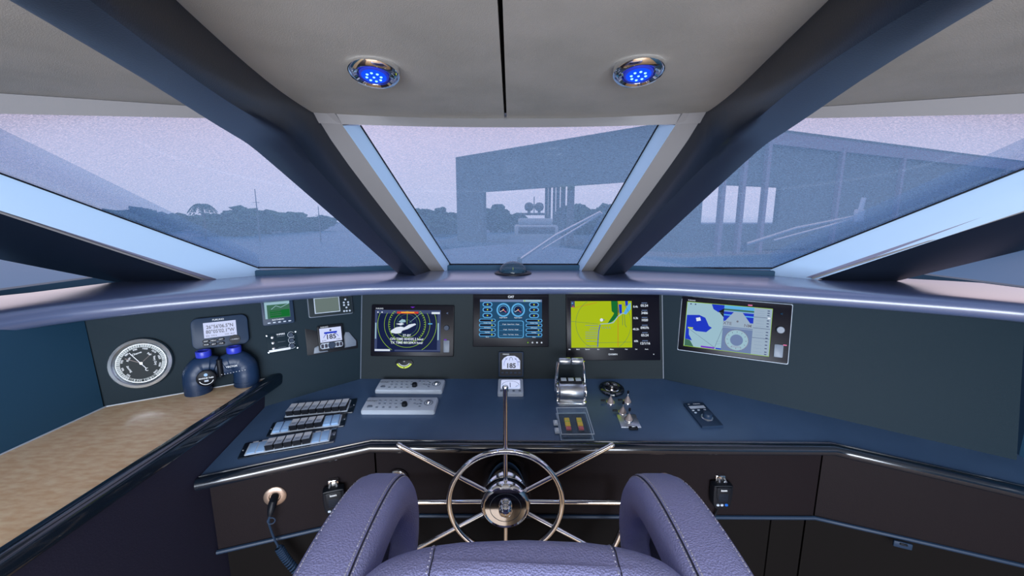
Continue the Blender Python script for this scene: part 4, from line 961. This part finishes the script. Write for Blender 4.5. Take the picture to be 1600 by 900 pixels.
B().lathe([(.030, 0), (.030, .004), (.026, .007), (.012, .007), (.0001, .007)], M['socket'], 32).build('cover_plate', d); B().box((0, 0, .011), (.004, .016, .010), M['steel'], .001).build('key_tab', d)
T = spot(((fc[2] + Vector((0, 0, .585))), (-.38, -.92, 0)), 1410, 850, .009, (.92, -.38, 0))
tag(B().box((0, -.002, .001), (.050, .022, .010), M['navyp'], .003).box((0, .004, .008), (.020, .006, .005), M['black'], .001).build('cabinet_catch', T=T), 'small navy catch on the ledge at the right end of the fascia', 'catch')

# ================================================================== STEERING WHEEL
WC = Vector((-.021, 1.16, .742))
T = Matrix.Translation(WC) @ Matrix.Rotation(PI/2, 4, 'X')      # local x right, y up, z towards the helmsman
d = thing('steering_wheel', 'large chrome ship wheel with straight spokes and small inner ring', 'steering wheel', T)
B().lathe([(.086, -.128), (.086, -.03), (.080, -.02), (.001, -.02)], M['chrome'], 48).build('column_drum', d)
B().lathe([(.078, -.022), (.081, -.014), (.081, .012), (.076, .020), (.071, .023), (.067, .020), (.066, .0215), (.0001, .0215)], M['chrome'], 56).build('hub', d)
B().ring(0, 0, .050, .0012, .0225, M['midp'], 48).build('hub_engraving', d, smooth=False)
B().lathe([(.016, .022), (.020, .026), (.022, .034), (.020, .042), (.013, .049), (.0001, .052)], M['chrome'], 28).build('centre_knob', d)
def torus(R, r, a0=0, a1=360, n=72): return [(R*math.cos(math.radians(a0+(a1-a0)*k/n)), R*math.sin(math.radians(a0+(a1-a0)*k/n)), 0) for k in range(n + (a1-a0 < 360))]
B().tube(torus(.184, .0095), .0095, M['chrome'], 14, closed=True).build('inner_ring', d)
for a_, L in ((90, .402), (31, .400), (149, .400), (0, .395), (180, .395), (-30, .395), (210, .395), (270, .395)):
    a = math.radians(a_); c_, s_ = math.cos(a), math.sin(a)
    sp = B(); sp.tube([(.070*c_, .070*s_, -.008), (L*c_, L*s_, -.002)], [.0078, .0078], M['chrome'], 14); sp = sp.build('spoke', d)
    if a_ in (90, 31, 149): B().tube([((L-.012)*c_, (L-.012)*s_, -.002), ((L-.002)*c_, (L-.002)*s_, -.002), ((L+.004)*c_, (L+.004)*s_, -.002)], [.0092, .0098, .006], M['chrome'], 14).build('end_cap', sp)
B().tube(torus(.395, .0095, -180, 0), .0095, M['chrome'], 14).build('outer_rim', d)

# ================================================================== BINOCULARS
pL, pR = hz(311, 613, 1.04), hz(386, 600, 1.04); xa = (pR - pL); sep = xa.length; xa.normalize(); ya = Vector((-xa.y, xa.x, 0))
T = Matrix.Translation((pL + pR)/2) @ Matrix((xa, ya, Vector((0, 0, 1)))).transposed().to_4x4()
d = thing('binoculars', 'navy rubber binoculars with bright blue eyecups standing on the wood top', 'binoculars', T)
k = sep/2
for s in (-1, 1):
    b = B(); b.tube(catmull([(s*.012, 0, .092), (s*.030, 0, .098), (s*k*.72, 0, .096), (s*k*.98, 0, .075), (s*k*1.02, 0, .045), (s*k, 0, .0)], 6), [.028]+[.032]*5+[.036]*6+[.039]*6+[.040]*6+[.041]*6+[.041], M['rubber'], 24); br = b.build('barrel', d)
    for zz in (.006, .018): B().ring(0, 0, .0405, .003, 0, M['rubber'], 32).build('grip_band', br).location = (s*k, 0, zz) if 0 else (s*k, 0, zz)
    B().lathe([(.020, 0), (.020, .012), (.018, .018)], M['black'], 24, T=Matrix.Translation((s*.045, 0, .112))).build('eyepiece', d)
    B().lathe([(.0225, .0), (.0235, .004), (.0235, .020), (.0225, .022), (.0165, .022), (.0160, .010), (.0001, .010)], M['bluecap'], 28, T=Matrix.Translation((s*.045, 0, .130))).build('eyecup', d)
    b = B()
    for q in range(9): b.box((s*k*.55 + (q-4)*.008*1.1, -.0425, .066+.001*s*q*.5), (.003, .0015, .0015), M['white'])
    if s > 0: b.build('stitch_marks', d)
    else: b.bm.free()
B().box((0, .002, .084), (k*1.3, .054, .062), M['rubber'], .014, seg=4).build('bridge_housing', d)
B().tube([(0, -.026, .055), (0, -.026, .118)], .009, M['black'], 16).build('hinge', d)
Tb = Matrix.Translation((-k*.55, -.043, .062)) @ Matrix.Rotation(PI/2, 4, 'X')
bd = B().lathe([(.029, -.006), (.029, .003), (.026, .005), (.0001, .005)], M['black'], 36, T=Tb).build('compass_badge', d)
f = B(); f.lathe([(.0055, .0054), (.0001, .0054)], M['pale'], 16, T=Tb @ Matrix.Translation((0, .014, 0)), caps=False); f.text('MARINE 7x50', 0, .002, .0056, .0052, M['white'], T=Tb, bold=.04); f.box((0, -.008, .0055), (.012, .006, .0006), M['greyp'], T=Tb); f.ring(0, 0, .021, .002, .0056, M['white'], 20, math.radians(200), math.radians(340), T=Tb); f.build('badge_print', bd, smooth=False)
f = B(); f.text('VECTOR', k*.5, 0, 0, .0065, M['white'], bold=.03, T=Matrix.Translation((0, -.0405, .090)) @ Matrix.Rotation(PI/2, 4, 'X')); f.build('lettering', d, smooth=False)

# ================================================================== CEILING LIGHTS
def downlight(px, py, lab):
    p = hz(px, py, ZC - .001)
    T = Matrix.Translation(p - Vector((0, 0, .011))) @ Matrix.Rotation(PI - math.radians(12), 4, 'X')
    d = thing('ceiling_light', lab, 'ceiling light', T, 'round led ceiling lights')
    B().lathe([(.050, -.024), (.052, 0), (.052, .003), (.048, .008), (.040, .010), (.034, .007), (.032, .002), (.0001, .002)], M['chrome'], 48).build('bezel', d)
    B().lathe([(.031, .003), (.030, .007), (.026, .008), (.0001, .008)], M['bluecap'], 40).build('lens_ring', d)
    B().lathe([(.0265, .0075), (.024, .0095), (.0001, .0100)], glow('blue lens', 20, 80, 255, 1.0), 36).build('lens', d)
    for k in range(9):
        a = 2*PI*k/8; r = .015 if k < 8 else 0
        B().lathe([(.0030, 0), (.0020, .0012), (.0001, .0015)], glow('led', 150, 235, 255, 2.0), 10, T=Matrix.Translation((r*math.cos(a), r*math.sin(a), .0096))).build('led', d)
    l = bpy.data.lights.new('led_light', 'SPOT'); l.energy = .35; l.color = (.15, .35, 1); l.spot_size = 2.2; l.shadow_soft_size = .02
    lo = bpy.data.objects.new('led_lamp', l); COL.objects.link(lo); lo.parent = d; lo.location = (0, 0, .014); lo.rotation_euler = (PI, 0, 0)
downlight(584, 105, 'left chrome ceiling light glowing blue'); downlight(998, 103, 'right chrome ceiling light glowing blue')

# ================================================================== HELM CHAIR
CX = .017
ch = thing('helm_chair', 'aubergine leather helm chair with looped padded armrests and grey stitching', 'chair', Matrix.Translation((CX, .45, 0)))
CHZ = .05
inv = Matrix.Translation((-CX, -.45, CHZ))
def put(b, name, parent, m=None):
    o = b.build(name, parent); 
    for p in o.data.polygons: p.use_smooth = True
    return o
def loft(secs, m, b=None, cap=True):
    b = b or B(); n = len(secs[0]); vs = [p for s_ in secs for p in s_]; fs = []
    for i in range(len(secs)-1): fs += [(i*n+j, i*n+(j+1) % n, (i+1)*n+(j+1) % n, (i+1)*n+j) for j in range(n)]
    if cap: fs += [tuple(range(n)), tuple(reversed(range(len(vs)-n, len(vs))))]
    b.faces(vs, fs, m, T=inv); return fixn(b)
# backrest: superellipse slab, crowned top
def backrest():
    secs = []; N = 40; UP = .016
    prof = [(0.62, .255, .055, .50), (.75, .262, .062, .49), (.90, .268, .064, .49), (1.00, .268, .062, .50), (1.04, .262, .060, .505), (1.066, .248, .055, .508), (1.084, .226, .045, .510), (1.094, .20, .032, .512), (1.098, .165, .016, .513)]
    for z, hw, hd, yc in prof:
        sec = []
        for k in range(N):
            a = 2*PI*k/N; c_, s_ = math.cos(a), math.sin(a); e_ = .45
            x = math.copysign(abs(c_)**e_, c_) * hw; y = math.copysign(abs(s_)**.7, s_) * hd
            sec.append(Vector((CX + x, yc + y + .02 * (x/hw)**2 * -1, z - (.012 * (abs(x)/.25)**3 if z > 1.0 else 0) + (UP if z > .95 else 0))))
        secs.append(sec)
    return put(loft(secs, M['leather']), 'backrest', ch)
br_ = backrest()
def stitch_line(pts, name, parent, up=Vector((0, 0, 1)), L=.0055, gap=.003, wd=.0013):
    b = B(); P = [Vector(p) for p in pts]; acc = 0; carry = 0
    for a, c in zip(P, P[1:]):
        d_ = (c - a); ln = d_.length; d_.normalize(); t = carry
        while t < ln:
            t1 = min(ln, t + L); b.tube([a + d_*t, a + d_*t1], wd, M['stitch'], 5, T=inv); t += L + gap
        carry = t - ln
    return b.build(name, parent)
for sx_ in (-.137, .133):
    prof = []
    for z, hd, yc in ((.75, .062, .49), (.9, .064, .49), (1.0, .062, .50), (1.04, .060, .505), (1.066, .055, .508), (1.082, .045, .510), (1.0935, .030, .512)):
        prof.append((CX + sx_, yc - .006 + hd + .0015, z - .0015))
    prof += [(CX + sx_, .515, 1.0985), (CX + sx_, .49, 1.0965), (CX + sx_, .465, 1.086), (CX + sx_, .452, 1.070), (CX+sx_, .442, 1.03), (CX+sx_, .432, .95)]
    cl = []
    for p in catmull(prof, 10):
        o, dir_ = None, None
        cl.append(p)
    # drop the line onto the leather surface
    from mathutils.bvhtree import BVHTree
    me = br_.data; tree = BVHTree.FromPolygons([v.co for v in me.vertices], [tuple(p.vertices) for p in me.polygons])
    snapped = []
    for p in cl:
        q, nn_, _, _ = tree.find_nearest(inv @ p); snapped.append((inv.inverted() @ (q + nn_ * .0006)))
    stitch_line(snapped, 'stitching', br_)
    B().tube([inv @ (p + Vector((.004, 0, 0))) for p in snapped[::3]], .0011, M['leatherd'], 5).build('seam', br_)
def section(c, tangent, w, t, lat=Vector((1, 0, 0)), n=6, r=.42):
    tangent = tangent.normalized(); nrm = lat.cross(tangent).normalized()
    return [c + lat * x + nrm * y for x, y in rrect(w, t, min(w, t)*r, n)], nrm
for s in (-1, 1):
    P = catmull([(.28, .945), (.38, 1.005), (.50, 1.044), (.62, 1.052), (.73, 1.040), (.805, 1.000), (.835, .935), (.815, .865), (.74, .825), (.62, .81), (.46, .80), (.30, .795)] and [(y, z, 0) for y, z in [(.26, .93), (.36, .995), (.48, 1.036), (.60, 1.046), (.71, 1.036), (.785, 1.000), (.822, .935), (.810, .865), (.745, .825), (.62, .81), (.46, .80), (.30, .795)]], 7)
    P = [Vector((CX + s*(.296 + .012*math.sin(min(1, max(0, (q.x-.3)/.6))*PI)*0), q.x, q.y)) for q in P]
    secs = []; rails = {0: [], 1: [], 2: []}
    for i, c in enumerate(P):
        t_ = P[min(i+1, len(P)-1)] - P[max(i-1, 0)]
        sec, nrm = section(c, t_, .118, .094 if c.z > .9 else .094 - .03 * min(1, (.9-c.z)/.1)); secs.append(sec)
        hh_ = .047 if c.z > .9 else .047 - .015 * min(1, (.9-c.z)/.1)
        # nrm orientation outward (up on the top run)
        if i == 0 and nrm.z < 0: flip = -1
        elif i == 0: flip = 1
        for kk, off in ((0, -.034*s), (1, -.046*s), (2, .047*s)): rails[kk].append(c + Vector((off, 0, 0)) + nrm*flip*hh_)
    arm = put(loft(secs, M['leather']), 'armrest', ch)
    tree = BVHTree.FromPolygons([v.co for v in arm.data.vertices], [tuple(p.vertices) for p in arm.data.polygons])
    for kk in rails:
        sn = []
        for p in rails[kk][3:55]:
            q, nn_, _, _ = tree.find_nearest(inv @ p); sn.append(inv.inverted() @ (q + nn_*.0006))
        stitch_line(sn, 'stitching', arm)
    sn = [inv @ p.lerp(q_, .5) for p, q_ in zip(rails[0][3:55], rails[1][3:55])]
    sn = [tree.find_nearest(p)[0] for p in sn]
    B().tube(sn, .0016, M['leatherd'], 5).build('seam', arm)
    # recessed infill inside the loop
    b = B(); b.prism([(.44, .83), (.62, .84), (.72, .855), (.765, .90), (.755, .955), (.70, .995), (.58, 1.002), (.46, .99), (.36, .95)], -.016, .016, M['leatherd'], T=inv @ Matrix(((0, 0, 1, CX + s*.300), (1, 0, 0, 0), (0, 1, 0, 0), (0, 0, 0, 1)))); b.build('arm_infill', arm)
b = B(); b.box((CX, .68, .60), (.47, .44, .12), M['leather'], .045, T=inv, seg=4); put(b, 'seat_cushion', ch)
b = B(); b.box((CX, .68, .52), (.48, .46, .05), M['leatherd'], .015, T=inv); b.build('seat_base', ch)
for s in (-1, 1): B().box((CX + s*.275, .55, .66), (.05, .30, .26), M['leatherd'], .02, T=inv).build('side_bracket', ch)
B().lathe([(.19, 0), (.19, .012), (.06, .03), (.045, .06), (.045, .54)], M['steel'], 36, T=Matrix.Translation((-CX, -.45, 0)) @ Matrix.Translation((CX, .68, 0))).build('pedestal', ch)

# ================================================================== WIPERS
def wiper(a, c, pl, off, lab, mount):
    p0, p1 = hit(*a, pl, off), hit(*c, pl, off); n_ = Vector(pl[1]).normalized()
    d = thing('wiper', lab, 'wiper', Matrix.Translation(p0), 'windscreen wipers outside the glass')
    L = p1 - p0; u = L.normalized(); sdn = u.cross(n_).normalized()
    B().tube([Vector(), L*.5 + n_*-.02, L], [.008, .006, .005], M['steel'], 8).build('arm', d)
    B().tube([L*.28 + sdn*.020, L*1.0 + sdn*.012], .0045, M['steel'], 8).build('arm_rod', d)
    if mount: B().box(tuple(L), (.03, .02, .05), M['greyp'], .004).tube([L, L + Vector((.01, 0, .07))], .008, M['greyp'], 8).build('tip_holder', d)
    B().lathe([(.014, -.03), (.014, .008), (.010, .014), (.0001, .014)], M['navyp'], 16).build('pivot', d)
wiper((812, 406), (938, 331), WP, -.14, 'wiper outside the centre window, slanting up to the right', None)
wiper((1163, 383), (1342, 337), SR, -.14, 'wiper outside the right window, with a small pale holder at its tip', True)
#PART3
# ================================================================== OUTSIDE: foredeck, marina basin, dock shed, trees, moored yacht
X = dict(
    water=mat('marina water', (.015, .12, .27), .5, spec=.15, bump=(1.4, .6)),
    quay=mat('quay concrete', (.03, .12, .22), .9),
    shed=mat('grey green shed cladding', (.09, .15, .19), .8),
    trim=mat('pale lilac shed trim', (.26, .28, .40), .7),
    leaf=mat('dark foliage', (.02, .075, .06), .95, spec=.1, vary=(1.2, (.04, .10, .07))),
    trunk=mat('palm trunk', (.06, .05, .04), .9),
    hull=mat('white yacht gelcoat', (.26, .36, .44), .3),
    glassd=mat('dark yacht glazing', (.02, .03, .05), .15),
    dome=mat('grey radar dome', (.05, .06, .07), .5),
    pole=mat('grey steel post', (.10, .13, .17), .6),
)
ZW = -1.5
struct(B().box((0, 398, ZW - .15), (1600, 780, .3), X['water']).build('floor_water'))
def facade(P0, P1, z0, z1, ops, m, name, parent, th=.5):
    d = (P1 - P0); L = d.length; d.normalize(); nn = Vector((-d.y, d.x, 0)); b = B()
    R = Matrix.Translation(P0) @ Matrix((d, nn, Vector((0, 0, 1)))).transposed().to_4x4()
    s_ = 0
    for (a, c, q0, q1) in ops:
        b.box(((s_+a)/2, th/2, (z0+z1)/2), (a - s_, th, z1 - z0), m, T=R)
        b.box(((a+c)/2, th/2, (q1+z1)/2), (c - a, th, z1 - q1), m, T=R)
        if q0 > z0: b.box(((a+c)/2, th/2, (q0+z0)/2), (c - a, th, q0 - z0), m, T=R)
        s_ = c
    b.box(((s_+L)/2, th/2, (z0+z1)/2), (L - s_, th, z1 - z0), m, T=R)
    b.build(name, parent, smooth=False); return R
ZR = 9.65
pa, pb_, pc = hz(712, 250, ZR), hz(1080, 191, ZR), hz(1700, 268, ZR)
A0, B0, C0 = (Vector((p.x, p.y, 0)) for p in (pa, pb_, pc))
shed = thing('dock_shed', 'long grey boat shed with flat roof and tall open bays, beyond the glass', 'building', Matrix.Translation(Vector((B0.x, B0.y, -1.1))))
shi = Matrix.Translation(-Vector((B0.x, B0.y, -1.1)))
def pl2(P, Q): d = (Q - P).normalized(); return (P, Vector((d.y, -d.x, 0)))
LPn, RPn = pl2(A0, B0), pl2(B0, C0)
def sz(px, py, pl, P): h_ = hit(px, py, pl); return (Vector((h_.x, h_.y, 0)) - P).length, h_.z
s0, zt = sz(755, 300, LPn, A0); s1, _ = sz(1005, 266, LPn, A0)
shed.location = (0, 0, 0)
facade(A0, B0, -1.1, ZR, [(s0, s1, -1.1, zt)], X['shed'], 'front_wall', shed)
o0, zo = sz(1100, 287, RPn, B0); o1, _ = sz(1221, 292, RPn, B0); _, zb_ = sz(1160, 350, RPn, B0)
RR_ = facade(B0, C0, -1.1, ZR, [(o0, o1, max(zb_, -1.0), zo)], X['shed'], 'side_wall', shed)
b = B(); b.box(((C0-B0).length/2, -.15, ZR - .55), ((C0-B0).length, .3, 1.1), X['trim'], T=RR_)
b.build('roof_edge', shed, smooth=False)
for px in (1125, 1156, 1191, 1305, 1400, 1560):
    s_, _ = sz(px, 300, RPn, B0); B().box((s_, -.2, (ZR-1.1)/2 - .5), (.45, .4, ZR + .6), X['trim'], T=RR_).build('pilaster', shed, smooth=False)
back = Vector((.42, .9, 0)) * 12
B().faces([tuple(p + Vector((0, 0, z))) for z in (ZR, ZR+.35) for p in (A0, B0, C0, C0 + Vector((-4, 12, 0)), B0 + Vector((1, 14, 0)), A0 + Vector((6, 10, 0)))],
    [(0, 1, 2, 3, 4, 5), (11, 10, 9, 8, 7, 6)] + [(i, (i+1) % 6, 6+(i+1) % 6, 6+i) for i in range(6)], X['shed']).build('roof', shed, smooth=False)
for px, w2, dp in ((854, .35, 1.12), (859, .3, 1.10), (866, .3, 1.15), (872, .4, 1.12), (880, .5, 1.10), (892, .7, 1.04)):
    h_ = hit(px, 300, LPn); h_ = EYE + (h_ - EYE) * dp
    B().box((h_.x, h_.y, (ZR-1.1)/2), (w2, w2, ZR + 1.0), X['pole']).build('post', shed, smooth=False)
struct(B().box((28, 66, -1.25), (76, 44, .3), X['quay']).build('floor_quay'))
def blob_tree(px, py, Y, wd, seed, lab, first=[None]):
    c = far(px, py, Y); h_ = c.z - ZW
    root = thing('shoreline_tree', lab, 'tree', Matrix.Translation((c.x, Y, ZW)), 'trees along the far shore')
    rnd = random.Random(seed); t = bmesh.new()
    for k in range(7):
        bb = bmesh.new(); bmesh.ops.create_icosphere(bb, subdivisions=3, radius=1)
        ox, oz, rr = rnd.uniform(-.75, .75)*wd, h_*rnd.uniform(.35, .78), wd*rnd.uniform(.35, .55)
        for v in bb.verts:
            n_ = noise.noise(v.co*3 + Vector((seed, k, 0)))*.45 + noise.noise(v.co*7 + Vector((k, seed, 0)))*.3
            v.co = v.co * (1 + n_) * rr; v.co.z *= min(1, h_*.42/rr); v.co += Vector((ox, rnd.uniform(-.4, .4)*wd, oz))
        bb.verts.index_update(); vs_ = [t.verts.new(v.co) for v in bb.verts]
        for f_ in bb.faces: t.faces.new([vs_[v.index] for v in f_.verts])
        bb.free()
    B().merge(t, X['leaf']).build('crown', root, smooth=False); B().tube([(0, 0, 0), (.1, 0, h_*.6)], [.5, .3], X['trunk'], 8).build('trunk', root)
tl = [(150, 336, 95, 9, 'wide low tree at the far left of the shoreline'), (195, 331, 95, 8, 'rounded tree left of the palm'), (240, 336, 95, 8, 'low tree just left of the palm'), (300, 337, 90, 8, 'bushy tree behind the palm trunk'), (350, 333, 92, 8, 'tree just right of the palm'), (395, 330, 90, 8, 'taller tree beside the left thin mast'), (440, 337, 95, 9, 'low tree right of the left thin mast'), (495, 340, 100, 9, 'lowest tree, close to the left leather beam'),
      (665, 333, 105, 8, 'tree at the left edge of the centre window'), (700, 331, 108, 8, 'tree left of the open shed'), (775, 327, 110, 7, 'tree seen through the shed opening, left part'), (800, 338, 110, 7, 'low tree seen through the shed opening, right of the taller one'), (905, 330, 90, 8, 'tree seen right of the shed posts'), (935, 325, 95, 8, 'tree partly behind the wiper tip'), (40, 325, 95, 9, 'outermost tree of the left shoreline')]
for i, (px, py, Y, wd, lab) in enumerate(tl): blob_tree(px, py, (84, 98, 112, 126)[i % 4], wd*.78, 11 + i*3, lab)
# palm
c = far(315, 320, 70)
pr = thing('palm_tree', 'lone palm tree on the far shore, seen through the left window', 'tree', Matrix.Translation((c.x, 70, ZW)))
H_ = c.z - ZW
B().tube(catmull([(0, 0, 0), (.15, 0, H_*.5), (0, 0, H_)], 5), .16, X['trunk'], 8).build('trunk', pr)
for k in range(13):
    a = 2*PI*k/13; tilt = .5 + .5*((k*5) % 3)/2; P_ = []; L_ = 1.9
    for j in range(8):
        t = j/7; P_.append(Vector((math.cos(a)*L_*t, math.sin(a)*L_*t, H_ + tilt*1.1*t - 2.0*t*t)))
    b = B(); b.tube(P_, .03, X['leaf'], 5)
    sd = Vector((-math.sin(a), math.cos(a), 0))
    for j in range(1, 8):
        for s in (-1, 1):
            p = P_[j]; q = p + sd*s*.45*(1-.4*j/7) + Vector((math.cos(a)*.25, math.sin(a)*.25, -.35)); b.tube([p, q], [.10, .03], X['leaf'], 4)
    b.build('frond', pr, smooth=False)
for px, y0, Y, lab in ((398, 295, 60, 'left thin mast rising above the shoreline trees'), (497, 322, 60, 'right short thin mast close to the left leather beam')):
    c = far(px, y0, Y); d = thing('mast', lab, 'mast', Matrix.Translation((c.x, Y, ZW)), 'thin masts on the far shore')
    B().tube([(0, 0, 0), (0, 0, c.z - ZW)], [.11, .05], X['pole'], 8).build('pole', d); B().tube([(-.5, 0, (c.z-ZW)*.75), (.5, 0, (c.z-ZW)*.75)], .03, X['pole'], 6).build('crossbar', d)
# moored yacht with two domes
c = far(838, 352, 30)
y = thing('moored_yacht', 'moored white yacht with two grey radar domes, seen bow on through the centre window', 'boat', Matrix.Translation((c.x, 30, ZW + .35)))
k = 30/FPX
vs = []; secs = []
for t in range(9):
    u = t/8; yy = -6 + 14*u; hw = 2.2*(min(1, (u/.55))**.6); secs.append([Vector((sx_*hw*f_, yy, z_)) for sx_, f_, z_ in ((-1, 1, 1.9 - .5*u), (-1, .85, .3), (-.1, .3, -.5), (.1, .3, -.5), (1, .85, .3), (1, 1, 1.9 - .5*u))])
b = B(); n = 6; vs = [p for s_ in secs for p in s_]; fs = [(i*n+j, i*n+(j+1) % n, (i+1)*n+(j+1) % n, (i+1)*n+j) for i in range(8) for j in range(n)] + [tuple(range(n)), tuple(range(48, 54))]
b.faces(vs, fs, X['hull']); fixn(b).build('hull', y)
b = B(); b.box((0, 2.5, 2.0), (3.2, 6, 1.0), X['hull'], .2); b.box((0, 3.0, 2.75), (2.6, 4, .5), X['hull'], .15); b.build('superstructure', y)
b = B(); b.box((0, -.48, 2.1), (2.7, .1, .5), X['glassd'], .03); b.build('windscreen', y)
b = B(); b.tube([(-1.2, 3, 2.9), (-1.05, 3.2, 3.35), (1.05, 3.2, 3.35), (1.2, 3, 2.9)], .10, X['dome'], 8); b.build('radar_arch', y)
for s in (-1, 1):
    B().lathe([(.12, 0), (.12, .25), (.28, .30), (.36, .45), (.38, .62), (.32, .80), (.18, .92), (.001, .95)], X['dome'], 20, T=Matrix.Translation((s*.42, 3.2, 3.35))).build('radar_dome', y)
B().tube([(0, 3.2, 3.35), (0, 3.2, 4.75)], .04, X['dome'], 8).tube([(-.25, 3.2, 4.1), (.25, 3.2, 4.1)], .03, X['dome'], 6).build('signal_mast', y)
# own foredeck in front of the windscreen
b = B(); b.prism([(-2.3, 2.25), (2.3, 2.25), (2.3, 4.0), (1.9, 6.0), (1.1, 8.0), (.2, 9.3), (-.2, 9.3), (-1.1, 8.0), (-1.9, 6.0), (-2.3, 4.0)], .75, 1.12, M['gelcoat'], bev=.05)
struct(b.build('floor_foredeck'))
b = B(); b.box((0, 3.4, .35), (4.2, 2.2, 3.4-2.0), M['gelcoat']); 
b.bm.free()
